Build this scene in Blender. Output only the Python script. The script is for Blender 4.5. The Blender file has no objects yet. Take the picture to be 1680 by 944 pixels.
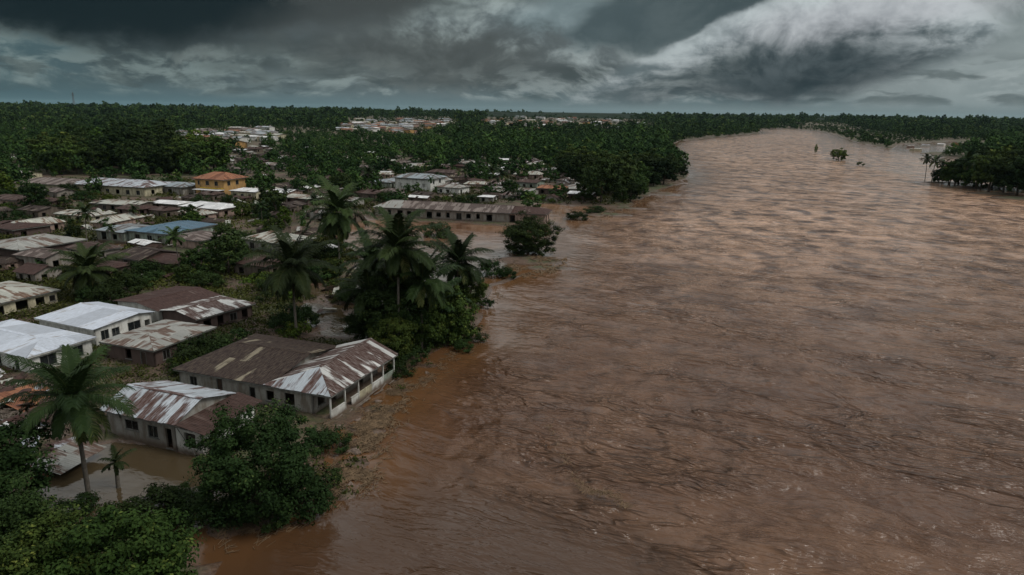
import bpy, math, random
import numpy as np
from mathutils import Vector, Matrix

scene = bpy.context.scene
col = scene.collection
PI = math.pi

# ------------------------------------------------------------ camera
F_PX = 1135.0
PITCH = math.atan(289 / F_PX)
ROLL = math.radians(0.87)
CAM_H = 30.0
cam_data = bpy.data.cameras.new('camera')
cam_data.sensor_width = 36.0
cam_data.lens = F_PX / 1680 * 36
cam_data.clip_start = 0.5
cam_data.clip_end = 60000
cam = bpy.data.objects.new('camera', cam_data)
col.objects.link(cam)
cam.matrix_world = (Matrix.Translation((0, 0, CAM_H)) @ Matrix.Rotation(PI / 2 - PITCH, 4, 'X')
                    @ Matrix.Rotation(ROLL, 4, 'Z'))
scene.camera = cam
scene.cycles.max_bounces = 6; scene.cycles.diffuse_bounces = 3; scene.cycles.glossy_bounces = 2; scene.cycles.volume_bounces = 0
scene.view_settings.view_transform = 'Standard'
scene.view_settings.look = 'None'
scene.view_settings.gamma = 1.0
scene.view_settings.exposure = 0.33
scene.view_settings.use_curve_mapping = False

# pixel of the photograph (1680 x 944) <-> point on a horizontal plane
CR, SR, CP, SP = math.cos(ROLL), math.sin(ROLL), math.cos(PITCH), math.sin(PITCH)
def ray(px, py):
    x = (px - 840) / F_PX; y = -(py - 472) / F_PX
    x, y = x * CR - y * SR, x * SR + y * CR
    return (x, CP + y * SP, -SP + y * CP)
def G(px, py, z=0.0):
    r = ray(px, py); t = (z - CAM_H) / r[2]
    return (r[0] * t, r[1] * t)
def proj(X, Y, Z):
    Z = Z - CAM_H
    yu = Y * SP + Z * CP; d = Y * CP - Z * SP
    x = X / d; y = yu / d
    x, y = x * CR + y * SR, -x * SR + y * CR
    return 840 + x * F_PX, 472 - y * F_PX

# ------------------------------------------------------------ node helper
class N:
    def __init__(s, tree): s.t = tree; s.n = tree.nodes; s.l = tree.links
    def node(s, kind, **kw):
        nd = s.n.new(kind)
        for k, v in kw.items(): setattr(nd, k, v)
        return nd
    def put(s, sock, v):
        if isinstance(v, bpy.types.NodeSocket): s.l.new(v, sock)
        elif isinstance(v, (tuple, list)):
            sock.default_value = tuple(v) + ((1.0,) if len(v) == 3 and len(sock.default_value) == 4 else ())
        else: sock.default_value = v
    def m(s, op, a, b=0.0, c=0.0, clamp=False):
        nd = s.node('ShaderNodeMath', operation=op, use_clamp=clamp)
        s.put(nd.inputs[0], a); s.put(nd.inputs[1], b); s.put(nd.inputs[2], c)
        return nd.outputs[0]
    def vm(s, op, a, b=(0, 0, 0)):
        nd = s.node('ShaderNodeVectorMath', operation=op)
        s.put(nd.inputs[0], a)
        if op == 'SCALE': s.put(nd.inputs['Scale'], b)
        else: s.put(nd.inputs[1], b)
        return nd.outputs[0]
    def smooth(s, v, lo, hi, a=0.0, b=1.0):
        nd = s.node('ShaderNodeMapRange', interpolation_type='SMOOTHSTEP')
        s.put(nd.inputs[0], v); s.put(nd.inputs[1], lo); s.put(nd.inputs[2], hi)
        s.put(nd.inputs[3], a); s.put(nd.inputs[4], b)
        return nd.outputs[0]
    def lin(s, v, lo, hi, a=0.0, b=1.0):
        nd = s.node('ShaderNodeMapRange')
        s.put(nd.inputs[0], v); s.put(nd.inputs[1], lo); s.put(nd.inputs[2], hi)
        s.put(nd.inputs[3], a); s.put(nd.inputs[4], b)
        return nd.outputs[0]
    def noise(s, vec, scale, detail=3.0, rough=0.5, dist=0.0):
        nd = s.node('ShaderNodeTexNoise')
        if vec is not None: s.put(nd.inputs['Vector'], vec)
        nd.inputs['Scale'].default_value = scale; nd.inputs['Detail'].default_value = detail
        nd.inputs['Roughness'].default_value = rough; nd.inputs['Distortion'].default_value = dist
        return nd
    def mix(s, f, a, b):
        nd = s.node('ShaderNodeMix', data_type='RGBA')
        s.put(nd.inputs[0], f); s.put(nd.inputs[6], a); s.put(nd.inputs[7], b)
        return nd.outputs[2]
    def mapping(s, vec, loc=(0, 0, 0), rot=(0, 0, 0), sc=(1, 1, 1)):
        nd = s.node('ShaderNodeMapping')
        s.put(nd.inputs[0], vec); s.put(nd.inputs[1], loc); s.put(nd.inputs[2], rot); s.put(nd.inputs[3], sc)
        return nd.outputs[0]

# ------------------------------------------------------------ sky and sun
SUN_AZ = math.radians(105); SUN_EL = math.radians(52)
world = bpy.data.worlds.new('World'); scene.world = world
world.use_nodes = True
W = N(world.node_tree)
for nd in list(W.n): W.n.remove(nd)
def px_dir(px, py):
    x, y, z = ray(px, py); l = math.sqrt(x * x + y * y + z * z)
    return math.atan2(x, y), math.asin(z / l)
tc = W.node('ShaderNodeTexCoord')
D = W.vm('NORMALIZE', tc.outputs['Generated'])
sep = W.node('ShaderNodeSeparateXYZ'); W.l.new(D, sep.inputs[0])
az = W.m('ARCTAN2', sep.outputs[0], sep.outputs[1])
el = W.m('ARCSINE', sep.outputs[2])
# cloud noise on the direction sphere, flattened so that clouds lie in banks
Dm = W.mapping(D, sc=(1, 1, 1.5))
warp = W.noise(Dm, 5.0, 3, 0.55).outputs['Color']
warp = W.vm('SCALE', W.vm('SUBTRACT', warp, (0.5, 0.5, 0.5)), 0.10)
Dw = W.vm('ADD', Dm, warp)
nA = W.noise(Dw, 7.5, 6, 0.55).outputs['Fac']
nB = W.noise(Dw, 22.0, 6, 0.6).outputs['Fac']
nD = W.noise(W.mapping(Dw, loc=(7, 2, 1), sc=(1, 1, 1.9)), 17.0, 5, 0.6).outputs['Fac']
nE = W.noise(W.mapping(Dw, loc=(2, 9, 4), sc=(1, 1, 2.8)), 10.0, 5, 0.6).outputs['Fac']
nC = W.noise(W.mapping(D, loc=(3, 1, 5), sc=(1, 1, 4.0)), 4.0, 4, 0.5).outputs['Fac']
wx = W.m('MULTIPLY', W.m('SUBTRACT', nB, 0.5), 0.085)
wy = W.m('MULTIPLY', W.m('SUBTRACT', nA, 0.5), 0.05)
azw = W.m('ADD', W.m('ADD', az, wx), W.m('MULTIPLY', W.m('SUBTRACT', nC, .5), .06))
elw = W.m('ADD', W.m('ADD', el, W.m('MULTIPLY', wx, 0.62)), wy)
def blob(px, py, rx, ry, rot=0.0, soft=(1.25, 0.35)):
    """a cloud bank centred in one direction of the sky; sizes in 1/1135 rad"""
    a0, e0 = px_dir(px, py)
    dx = W.m('SUBTRACT', azw, a0); dy = W.m('SUBTRACT', elw, e0)
    c, s_ = math.cos(rot), math.sin(rot)
    u = W.m('ADD', W.m('MULTIPLY', dx, c), W.m('MULTIPLY', dy, s_))
    v = W.m('SUBTRACT', W.m('MULTIPLY', dy, c), W.m('MULTIPLY', dx, s_))
    u = W.m('MULTIPLY', u, 1135 / rx); v = W.m('MULTIPLY', v, 1135 / ry)
    r = W.m('SQRT', W.m('ADD', W.m('MULTIPLY', u, u), W.m('MULTIPLY', v, v)))
    return W.smooth(r, soft[0], soft[1])
def hull(pts, soft, k_=1.0):
    """mask of a convex bank of cloud given by the directions of its corners"""
    P = [px_dir(*p) for p in pts]; cx = sum(p[0] for p in P) / len(P); cy = sum(p[1] for p in P) / len(P); d = None
    for i in range(len(P)):
        (x1, y1), (x2, y2) = P[i], P[(i + 1) % len(P)]
        nx, ny = y2 - y1, -(x2 - x1); l = math.hypot(nx, ny); nx /= l; ny /= l
        if (cx - x1) * nx + (cy - y1) * ny > 0: nx, ny = -nx, -ny
        e = W.m('ADD', W.m('MULTIPLY', W.m('SUBTRACT', azw, x1), nx), W.m('MULTIPLY', W.m('SUBTRACT', elw, y1), ny))
        d = e if d is None else W.m('MAXIMUM', d, e)
    hull.d = d
    return W.smooth(d, soft / 1135 * .5, -soft / 1135)
# base tone of the overcast by height, then banks lighter and darker than it
base = W.mix(W.smooth(el, 0.0, 0.05), (0.085, 0.125, 0.135), (0.085, 0.105, 0.11))
base = W.mix(W.smooth(az, -0.75, -0.15), (0.040, 0.078, 0.090), base)
puff = W.smooth(W.m('ADD', W.m('MULTIPLY', nA, .45), W.m('MULTIPLY', nB, .55)), 0.43, 0.62)
lowfade = W.smooth(el, 0.012, 0.045)
puffc = W.mix(W.smooth(az, -0.55, 0.35), (0.17, 0.22, 0.215), (0.27, 0.31, 0.31))
c1 = W.mix(W.m('MULTIPLY', puff, lowfade), base, puffc)
dk = W.smooth(nC, 0.46, 0.60)
c1 = W.mix(W.m('MULTIPLY', W.m('MULTIPLY', dk, 0.70), lowfade), c1, (0.034, 0.046, 0.048))
low_puff = W.smooth(nD, .46, .62)
low_dark = W.smooth(nE, .52, .64)
# teal light low at the right, pale breaks
c1 = W.mix(W.m('MULTIPLY', blob(1660, 125, 250, 90), .8), c1, W.mix(nA, (0.14, 0.18, 0.185), (0.30, 0.34, 0.34)))
c1 = W.mix(W.m('MULTIPLY', blob(950, 30, 130, 40), .6), c1, W.mix(nB, (0.10, 0.14, 0.15), (0.28, 0.36, 0.38)))
c1 = W.mix(W.m('MULTIPLY', blob(345, 92, 60, 12, .15), .35), c1, (0.22, 0.26, 0.25))
lowband = W.m('MULTIPLY', W.smooth(el, .085, .045), W.smooth(el, .008, .022))
c1 = W.mix(W.m('MULTIPLY', W.m('MULTIPLY', low_puff, .62), lowband), c1, puffc)
c1 = W.mix(W.m('MULTIPLY', W.m('MULTIPLY', low_dark, .62), lowband), c1, (0.042, 0.058, 0.060))
# dark banks
c1 = W.mix(W.m('MULTIPLY', blob(715, 95, 230, 48, -.06), .78), c1, W.mix(nB, (0.025, 0.030, 0.030), (0.080, 0.092, 0.09)))
c1 = W.mix(W.m('MULTIPLY', blob(500, 112, 150, 14, .0), .6), c1, (0.050, 0.065, 0.066))
c1 = W.mix(W.m('MULTIPLY', hull([(-150, 10), (60, 62), (230, 92), (340, 84), (640, 60), (830, -60), (-150, -90)], 34), .96), c1, W.mix(W.smooth(az, -.75, -.1), (0.0065, 0.0145, 0.019), (0.046, 0.054, 0.054)))
c1 = W.mix(W.m('MULTIPLY', hull([(-120, 0), (80, 62), (230, 92), (350, 78), (500, 20), (420, -60), (-100, -60)], 40), .9), c1, (0.0050, 0.0120, 0.015))
c1 = W.mix(W.m('MULTIPLY', hull([(905, 72), (1060, 90), (1250, 45), (1340, -60), (1060, -60), (960, 20)], 18), .9), c1, W.mix(nA, (0.026, 0.042, 0.048), (0.060, 0.085, 0.092)))
# the great cloud over the river: lit upper flank, dark belly with a flat foot
fl = W.mix(W.smooth(W.m('ADD', W.m('MULTIPLY', nB, .5), W.m('MULTIPLY', nD, .5)), .40, .60), (0.10, 0.13, 0.14), (0.34, 0.38, 0.39))
c1 = W.mix(hull([(930, 169), (1020, 110), (1100, 70), (1200, 30), (1340, -15), (1560, -60), (1660, 50), (1560, 105), (1300, 169)], 22), c1, fl)
rimd = hull.d
rim = W.m('MULTIPLY', W.smooth(rimd, -40 / 1135, -8 / 1135), W.smooth(rimd, 7 / 1135, -3 / 1135))
rim = W.m('MULTIPLY', rim, W.m('MULTIPLY', W.smooth(el, .05, .105), W.smooth(az, .62, .5)))
c1 = W.mix(W.m('MULTIPLY', rim, W.lin(nB, .35, .65, .35, .95)), c1, (0.40, 0.45, 0.46))
c1 = W.mix(W.m('MULTIPLY', blob(1430, 22, 210, 42, .15), .85), c1, W.mix(nB, (0.18, 0.20, 0.22), (0.52, 0.54, 0.56)))
belly = hull([(930, 173), (1040, 124), (1150, 82), (1230, 62), (1320, 44), (1480, 46), (1620, 74), (1500, 122), (1400, 153), (1270, 172)], 42)
bc = W.mix(W.smooth(nB, .36, .62), (0.022, 0.034, 0.040), (0.044, 0.060, 0.067))
bc = W.mix(W.smooth(az, .16, .36), W.mix(W.smooth(nD, .42, .62), (0.045, 0.060, 0.064), (0.13, 0.155, 0.155)), bc)
c1 = W.mix(W.m('MULTIPLY', belly, .95), c1, bc)
c1 = W.mix(W.m('MULTIPLY', hull([(1000, 171), (1120, 146), (1300, 118), (1500, 92), (1560, 96), (1400, 154), (1280, 171)], 26), .85), c1, (0.013, 0.023, 0.028))
# the veil straight above the horizon
c1 = W.mix(W.smooth(el, 0.020, 0.004, 0, .8), c1, W.mix(W.smooth(az, -.6, .3), (0.050, 0.095, 0.11), (0.125, 0.16, 0.165)))
# higher than the frame the overcast thins and brightens
cloud_col = W.mix(W.smooth(el, 0.14, 0.28), c1, W.mix(W.smooth(nA, .4, .6), (0.42, 0.445, 0.46), (0.64, 0.66, 0.66)))
sky = W.node('ShaderNodeTexSky', sky_type='NISHITA')
sky.sun_disc = False; sky.sun_elevation = SUN_EL; sky.sun_rotation = SUN_AZ
sky.air_density = 1.5; sky.dust_density = 2.0
nish = W.node('ShaderNodeBackground'); W.l.new(sky.outputs[0], nish.inputs[0]); nish.inputs[1].default_value = 0.06
cloudbg = W.node('ShaderNodeBackground'); W.l.new(cloud_col, cloudbg.inputs[0]); cloudbg.inputs[1].default_value = 1.0
mixs = W.node('ShaderNodeMixShader'); mixs.inputs[0].default_value = 0.996
W.l.new(nish.outputs[0], mixs.inputs[1]); W.l.new(cloudbg.outputs[0], mixs.inputs[2])
wo = W.node('ShaderNodeOutputWorld'); W.l.new(mixs.outputs[0], wo.inputs[0])

sun_d = bpy.data.lights.new('sun', 'SUN'); sun_d.energy = 1.5; sun_d.angle = math.radians(20)
sun_d.color = (1.0, 0.96, 0.9)
sun = bpy.data.objects.new('sun', sun_d); col.objects.link(sun)
sv = Vector((math.sin(SUN_AZ) * math.cos(SUN_EL), math.cos(SUN_AZ) * math.cos(SUN_EL), math.sin(SUN_EL)))
sun.rotation_euler = sv.to_track_quat('Z', 'Y').to_euler()
sun.location = sv * 200
# ------------------------------------------------------------ materials
def new_mat(name):
    m = bpy.data.materials.new(name); m.use_nodes = True
    k = N(m.node_tree)
    for nd in list(k.n): k.n.remove(nd)
    out = k.node('ShaderNodeOutputMaterial'); b = k.node('ShaderNodeBsdfPrincipled')
    k.l.new(b.outputs[0], out.inputs[0])
    return m, k, b
def attr(k, name):
    a = k.node('ShaderNodeAttribute'); a.attribute_name = name; return a.outputs['Fac']
def objrand(k): return k.node('ShaderNodeObjectInfo').outputs['Random']
def bump(k, b, h, strength, dist):
    nd = k.node('ShaderNodeBump'); nd.inputs['Strength'].default_value = strength
    nd.inputs['Distance'].default_value = dist; k.put(nd.inputs['Height'], h)
    k.l.new(nd.outputs[0], b.inputs['Normal']); return nd

def roof_mat(name, metal, rust, amount, spread=0.35, rough=0.5, dirt=0.3):
    """corrugated sheet: metal colour, rust colour, share of rust 0..1; UV in metres, v runs up the slope"""
    m, k, b = new_mat(name)
    uv = k.node('ShaderNodeUVMap').outputs[0]
    rnd = attr(k, 'rnd')
    oi = k.node('ShaderNodeObjectInfo')
    uvo = k.vm('ADD', uv, k.vm('SCALE', oi.outputs['Location'], 0.37))
    sep = k.node('ShaderNodeSeparateXYZ'); k.l.new(uv, sep.inputs[0])
    st = k.noise(k.mapping(uvo, sc=(1.5, .24, 1)), 1.0, 6, .65).outputs['Fac']
    big = k.noise(k.mapping(uvo, sc=(.30, .25, 1)), 1.0, 3, .5).outputs['Fac']
    fine = k.noise(k.mapping(uvo, sc=(7, 1.2, 1)), 1.0, 4, .6).outputs['Fac']
    s = k.m('ADD', k.m('MULTIPLY', st, .62), k.m('MULTIPLY', big, .38))
    s = k.m('ADD', s, k.m('MULTIPLY', k.m('SUBTRACT', rnd, .5), spread))
    t = 0.70 - 0.42 * amount
    mask = k.smooth(s, t - .045, t + .045)
    mask = k.m('MULTIPLY', mask, k.lin(fine, .3, .6, .80, 1.0), clamp=True)
    c = k.mix(k.lin(rnd, 0, 1, 0, 1), tuple(x * .72 for x in metal), tuple(min(.85, x * 1.12) for x in metal))
    c = k.mix(k.lin(fine, .35, .7, 0, dirt), c, (.10, .09, .075))
    rc = k.mix(k.lin(fine, .3, .7), rust, tuple(x * .5 for x in rust))
    c = k.mix(mask, c, rc)
    k.put(b.inputs['Base Color'], c)
    k.put(b.inputs['Roughness'], k.mix(mask, (rough,) * 3, (.85,) * 3))
    b.inputs['Specular IOR Level'].default_value = .28
    corr = k.m('SINE', k.m('MULTIPLY', sep.outputs[0], 2 * PI / .22))
    row = k.m('SINE', k.m('MULTIPLY', sep.outputs[0], 2 * PI / .9))
    h = k.m('ADD', k.m('MULTIPLY', corr, .5), k.m('MULTIPLY', fine, .8))
    bump(k, b, h, .8, .03)
    return m
ZINC = (.34, .36, .37); RUST = (.085, .036, .022)
M = {}
M['roof_white'] = roof_mat('white_painted_tin', (.49, .53, .60), (.33, .30, .27), .24, .08, .55, .38)
M['roof_grey'] = roof_mat('weathered_grey_tin', (.31, .31, .285), (.12, .07, .05), .42, .14, .6)
M['roof_pale'] = roof_mat('pale_bleached_tin', (.40, .40, .35), (.14, .07, .04), .38, .14, .6)
M['roof_patch'] = roof_mat('patched_rusty_tin', (.60, .60, .58), (.060, .022, .014), .60, .24, .5)
M['roof_bank'] = roof_mat('dark_rust_with_pale_patches', (.26, .22, .15), (.026, .012, .010), .90, .34, .6)
M['roof_zinc'] = roof_mat('zinc_tin_with_rust', (.42, .46, .50), (.09, .04, .028), .42, .14, .4)
M['roof_rust'] = roof_mat('rusted_brown_tin', (.17, .12, .10), (.050, .021, .016), .93, .3, .7)
M['roof_dark'] = roof_mat('dark_rusted_tin', (.11, .08, .06), (.026, .013, .010), .72, .25, .75)
M['roof_maroon'] = roof_mat('maroon_tin', (.10, .062, .052), (.050, .025, .019), .7, .3, .7)
M['roof_brown'] = roof_mat('brown_fibre_sheet', (.22, .175, .155), (.085, .06, .052), .55, .3, .7)
M['roof_blue'] = roof_mat('blue_painted_tin', (.050, .125, .19), (.05, .09, .12), .25, .15, .45)
M['roof_bluegrey'] = roof_mat('blue_grey_tin', (.27, .32, .35), (.12, .10, .09), .42, .3, .5)
M['roof_red'] = roof_mat('red_tile_like_tin', (.30, .115, .05), (.17, .065, .035), .4, .3, .7)
M['roof_bright'] = roof_mat('bright_new_tin', (.70, .70, .70), (.4, .36, .33), .2, .2, .5)
ROOF_MIX = ['roof_rust', 'roof_dark', 'roof_grey', 'roof_pale', 'roof_patch', 'roof_zinc', 'roof_brown', 'roof_maroon']

def wall_mat(name, c, stain=(.10, .075, .05), amount=.5, rough=.85):
    m, k, b = new_mat(name)
    oc = k.node('ShaderNodeTexCoord').outputs['Object']
    sep = k.node('ShaderNodeSeparateXYZ'); k.l.new(oc, sep.inputs[0])
    n1 = k.noise(k.mapping(oc, sc=(1, 1, .35)), 1.3, 5, .6).outputs['Fac']
    n2 = k.noise(oc, 6.0, 4, .6).outputs['Fac']
    streak = k.noise(k.mapping(oc, sc=(5, 5, .35)), 1.0, 3, .6).outputs['Fac']
    low = k.smooth(k.m('ADD', sep.outputs[2], k.m('MULTIPLY', k.m('SUBTRACT', n1, .5), 1.6)), .9, .15)
    cc = k.mix(k.lin(n2, .3, .7), tuple(x * .82 for x in c), c)
    cc = k.mix(k.m('MULTIPLY', k.smooth(n1, .40, .66), min(1, amount + .2)), cc, stain)
    cc = k.mix(k.m('MULTIPLY', k.smooth(streak, .5, .75), amount * .7), cc, tuple(x * 1.2 for x in stain))
    cc = k.mix(k.m('MULTIPLY', low, .92), cc, (.085, .055, .035))
    k.put(b.inputs['Base Color'], cc); b.inputs['Roughness'].default_value = rough
    bump(k, b, n2, .4, .02)
    return m
M['wall_white'] = wall_mat('white_wall_paint', (.62, .62, .58), amount=.25)
M['wall_cream'] = wall_mat('cream_wall_paint', (.48, .44, .30), amount=.4)
M['wall_grey'] = wall_mat('grey_render', (.27, .26, .235), amount=.55)
M['wall_block'] = wall_mat('bare_concrete_block', (.24, .215, .19), amount=.5)
M['wall_brown'] = wall_mat('brown_mud_brick', (.085, .055, .045), (.05, .03, .025), .5)
M['wall_pink'] = wall_mat('faded_pink_render', (.33, .23, .19), amount=.5)
M['wall_orange'] = wall_mat('orange_ochre_paint', (.44, .255, .085), amount=.25)
M['wall_green'] = wall_mat('pale_green_render', (.26, .31, .26), amount=.5)
M['wall_wood'] = wall_mat('weathered_planks', (.11, .085, .065), (.05, .035, .025), .5)
M['trim_white'] = wall_mat('white_trim_paint', (.58, .58, .54), amount=.35)
M['trim_yellow'] = wall_mat('yellow_trim_paint', (.60, .38, .04), amount=.1)
def plain_mat(name, c, rough=.8, spec=.3, scale=4.0, var=.5):
    m, k, b = new_mat(name)
    oc = k.node('ShaderNodeTexCoord').outputs['Object']
    n = k.noise(oc, scale, 4, .6).outputs['Fac']
    k.put(b.inputs['Base Color'], k.mix(k.lin(n, .3, .7), tuple(x * (1 - var) for x in c), c))
    b.inputs['Roughness'].default_value = rough; b.inputs['Specular IOR Level'].default_value = spec
    bump(k, b, n, .5, .02)
    return m
M['glass'] = plain_mat('dark_window_glass', (.018, .022, .024), .15, .5, 2)
M['shade'] = plain_mat('dark_wooden_shutter', (.028, .024, .020), .7)
M['frame'] = plain_mat('dull_window_frame', (.17, .17, .155), .7)
M['door'] = plain_mat('brown_door_boards', (.055, .035, .025), .7)
M['door_teal'] = plain_mat('teal_shutter_boards', (.06, .13, .13), .7)
M['bark'] = plain_mat('tree_bark', (.075, .058, .045), .9, .2, 3)
M['palm_bark'] = plain_mat('palm_bark', (.13, .115, .095), .9, .2, 5)
M['stick'] = plain_mat('driftwood_and_reeds', (.19, .128, .075), .85, .2, 1.5, .6)
M['stone'] = plain_mat('rubble_stone', (.20, .15, .12), .9, .2, 2)
M['cloth'] = plain_mat('pale_plastic_sheet', (.42, .42, .40), .5, .4, 1)
M['steel'] = plain_mat('mast_steel', (.15, .15, .15), .5)

def leaf_mat(name, c1, c2, tip, rough=.75, spec=.05):
    m, k, b = new_mat(name)
    tone = attr(k, 'rnd'); r = objrand(k)
    geo = k.node('ShaderNodeNewGeometry')
    n = k.noise(geo.outputs['Position'], .35, 2, .5).outputs['Fac']
    broad = k.noise(geo.outputs['Position'], .022, 5, .65).outputs['Fac']
    c = k.mix(k.m('ADD', k.m('MULTIPLY', tone, .75), k.m('MULTIPLY', n, .3), clamp=True), c1, c2)
    c = k.mix(k.smooth(tone, .86, 1.0, 0, .75), c, tip)
    c = k.mix(k.smooth(broad, .50, .68, 0, .55), c, tuple(x * 1.8 for x in c2))
    c = k.mix(k.smooth(broad, .46, .34, 0, .5), c, tuple(x * .8 for x in c1))
    hsv = k.node('ShaderNodeHueSaturation')
    k.put(hsv.inputs['Hue'], k.lin(r, 0, 1, .475, .515)); k.put(hsv.inputs['Value'], k.lin(k.m('FRACT', k.m('MULTIPLY', r, 7.3)), 0, 1, .7, 1.3))
    k.put(hsv.inputs['Color'], c); hsv.inputs['Saturation'].default_value = 1.0
    k.put(b.inputs['Base Color'], hsv.outputs[0])
    b.inputs['Roughness'].default_value = rough; b.inputs['Specular IOR Level'].default_value = spec
    return m
M['leaf_dark'] = leaf_mat('dark_leaves', (.008, .017, .006), (.025, .044, .012), (.085, .11, .03))
M['leaf_mid'] = leaf_mat('mid_green_leaves', (.010, .023, .006), (.042, .066, .014), (.12, .14, .03))
M['leaf_bright'] = leaf_mat('bright_green_leaves', (.018, .036, .006), (.056, .092, .013), (.14, .16, .03))
M['leaf_palm'] = leaf_mat('palm_leaflets', (.006, .014, .005), (.026, .044, .012), (.11, .12, .04), .6, .08)
M['leaf_far'] = leaf_mat('woodland_leaves', (.008, .020, .008), (.036, .062, .015), (.10, .12, .03), .8, .04)
M['weed'] = leaf_mat('weeds', (.020, .028, .008), (.065, .075, .018), (.13, .12, .05), .8)

# ------------------------------------------------------------ mesh helper
def tag(o, label=None, cat=None, group=None, kind=None):
    if label: o['label'] = label
    if cat: o['category'] = cat
    if group: o['group'] = group
    if kind: o['kind'] = kind
    return o
def empty(name, loc, rz=0.0):
    o = bpy.data.objects.new(name, None); o.empty_display_size = .3
    o.location = loc; o.rotation_euler = (0, 0, rz); col.objects.link(o); return o
def link(name, me, parent=None, loc=None):
    o = bpy.data.objects.new(name, me); col.objects.link(o)
    if parent: o.parent = parent
    if loc is not None: o.location = loc
    return o
class MB:
    """collects faces; build() links them as ONE mesh object"""
    def __init__(s): s.v = []; s.f = []; s.mi = []; s.r = []; s.uv = []; s.mats = []
    def mat(s, m):
        if m not in s.mats: s.mats.append(m)
        return s.mats.index(m)
    def face(s, pts, mi=0, r=.5, uv=None):
        i = len(s.v); s.v.extend([tuple(p) for p in pts]); s.f.append(tuple(range(i, i + len(pts))))
        s.mi.append(mi); s.r.append(r); s.uv.append(uv or [(p[0], p[1]) for p in pts])
    def box(s, c, d, ax=(1, 0, 0), ay=(0, 1, 0), az_=(0, 0, 1), mi=0, r=.5):
        c = Vector(c); X = Vector(ax) * d[0] / 2; Y = Vector(ay) * d[1] / 2; Z = Vector(az_) * d[2] / 2
        P = [c + X * a + Y * b + Z * e for e in (-1, 1) for b in (-1, 1) for a in (-1, 1)]
        for q in ((0, 2, 3, 1), (4, 5, 7, 6), (0, 1, 5, 4), (2, 6, 7, 3), (0, 4, 6, 2), (1, 3, 7, 5)):
            s.face([P[j] for j in q], mi, r)
    def box2(s, lo, hi, mi=0, r=.5):
        s.box([(a + b) / 2 for a, b in zip(lo, hi)], [b - a for a, b in zip(lo, hi)], mi=mi, r=r)
    def tube(s, pts, rad, n=6, mi=0, r=.5, cap=True):
        pts = [Vector(p) for p in pts]; base = len(s.v); k = len(pts)
        for i, p in enumerate(pts):
            d = (pts[min(i + 1, k - 1)] - pts[max(i - 1, 0)]).normalized()
            a = d.orthogonal().normalized() if abs(d.z) < .9 else Vector((1, 0, 0)).cross(d).normalized()
            b = d.cross(a)
            for j in range(n):
                t = 2 * PI * j / n; s.v.append(tuple(p + (a * math.cos(t) + b * math.sin(t)) * rad[i]))
        for i in range(k - 1):
            for j in range(n):
                q = (base + i * n + j, base + i * n + (j + 1) % n, base + (i + 1) * n + (j + 1) % n, base + (i + 1) * n + j)
                s.f.append(q); s.mi.append(mi); s.r.append(r); s.uv.append([(0, 0)] * 4)
        if cap:
            s.f.append(tuple(base + (k - 1) * n + j for j in range(n))); s.mi.append(mi); s.r.append(r); s.uv.append([(0, 0)] * n)
    def mesh(s, name, mat=None, smooth=False):
        me = bpy.data.meshes.new(name); me.from_pydata(s.v, [], s.f)
        for m in (s.mats or [mat]): me.materials.append(m)
        if s.mats: me.polygons.foreach_set('material_index', s.mi)
        a = me.attributes.new('rnd', 'FLOAT', 'FACE'); a.data.foreach_set('value', s.r)
        u = me.uv_layers.new(name='UVMap')
        flat = [c for fuv in s.uv for p in fuv for c in p[:2]]
        u.data.foreach_set('uv', flat)
        if smooth: me.polygons.foreach_set('use_smooth', [True] * len(s.f))
        me.update(); return me
    def build(s, name, mat=None, parent=None, smooth=False):
        return link(name, s.mesh(name, mat, smooth), parent)
def quad_mesh(name, V, rnd, mat, n=4):
    """V: (faces*n, 3) array, every n vertices one face"""
    nf = len(V) // n
    me = bpy.data.meshes.new(name)
    me.vertices.add(len(V)); me.vertices.foreach_set('co', V.astype(np.float32).ravel())
    me.loops.add(len(V)); me.loops.foreach_set('vertex_index', np.arange(len(V), dtype=np.int32))
    me.polygons.add(nf); me.polygons.foreach_set('loop_start', np.arange(0, len(V), n, dtype=np.int32))
    me.polygons.foreach_set('loop_total', np.full(nf, n, dtype=np.int32))
    a = me.attributes.new('rnd', 'FLOAT', 'FACE'); a.data.foreach_set('value', rnd.astype(np.float32))
    me.materials.append(mat); me.update(calc_edges=True); return me
def grid_mesh(name, X, Y, Z, mat, attrs=None, smooth=True):
    r, c = X.shape
    me = bpy.data.meshes.new(name)
    V = np.stack([X, Y, Z], -1).reshape(-1, 3).astype(np.float32)
    me.vertices.add(len(V)); me.vertices.foreach_set('co', V.ravel())
    i = np.arange(r * c).reshape(r, c)
    Q = np.stack([i[:-1, :-1], i[:-1, 1:], i[1:, 1:], i[1:, :-1]], -1).reshape(-1, 4).astype(np.int32)
    me.loops.add(Q.size); me.loops.foreach_set('vertex_index', Q.ravel())
    me.polygons.add(len(Q)); me.polygons.foreach_set('loop_start', np.arange(0, Q.size, 4, dtype=np.int32))
    me.polygons.foreach_set('loop_total', np.full(len(Q), 4, dtype=np.int32))
    if smooth: me.polygons.foreach_set('use_smooth', np.ones(len(Q), dtype=bool))
    for k_, v_ in (attrs or {}).items():
        a = me.attributes.new(k_, 'FLOAT', 'POINT'); a.data.foreach_set('value', v_.astype(np.float32).ravel())
    me.materials.append(mat); me.update(calc_edges=True); return me

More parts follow.
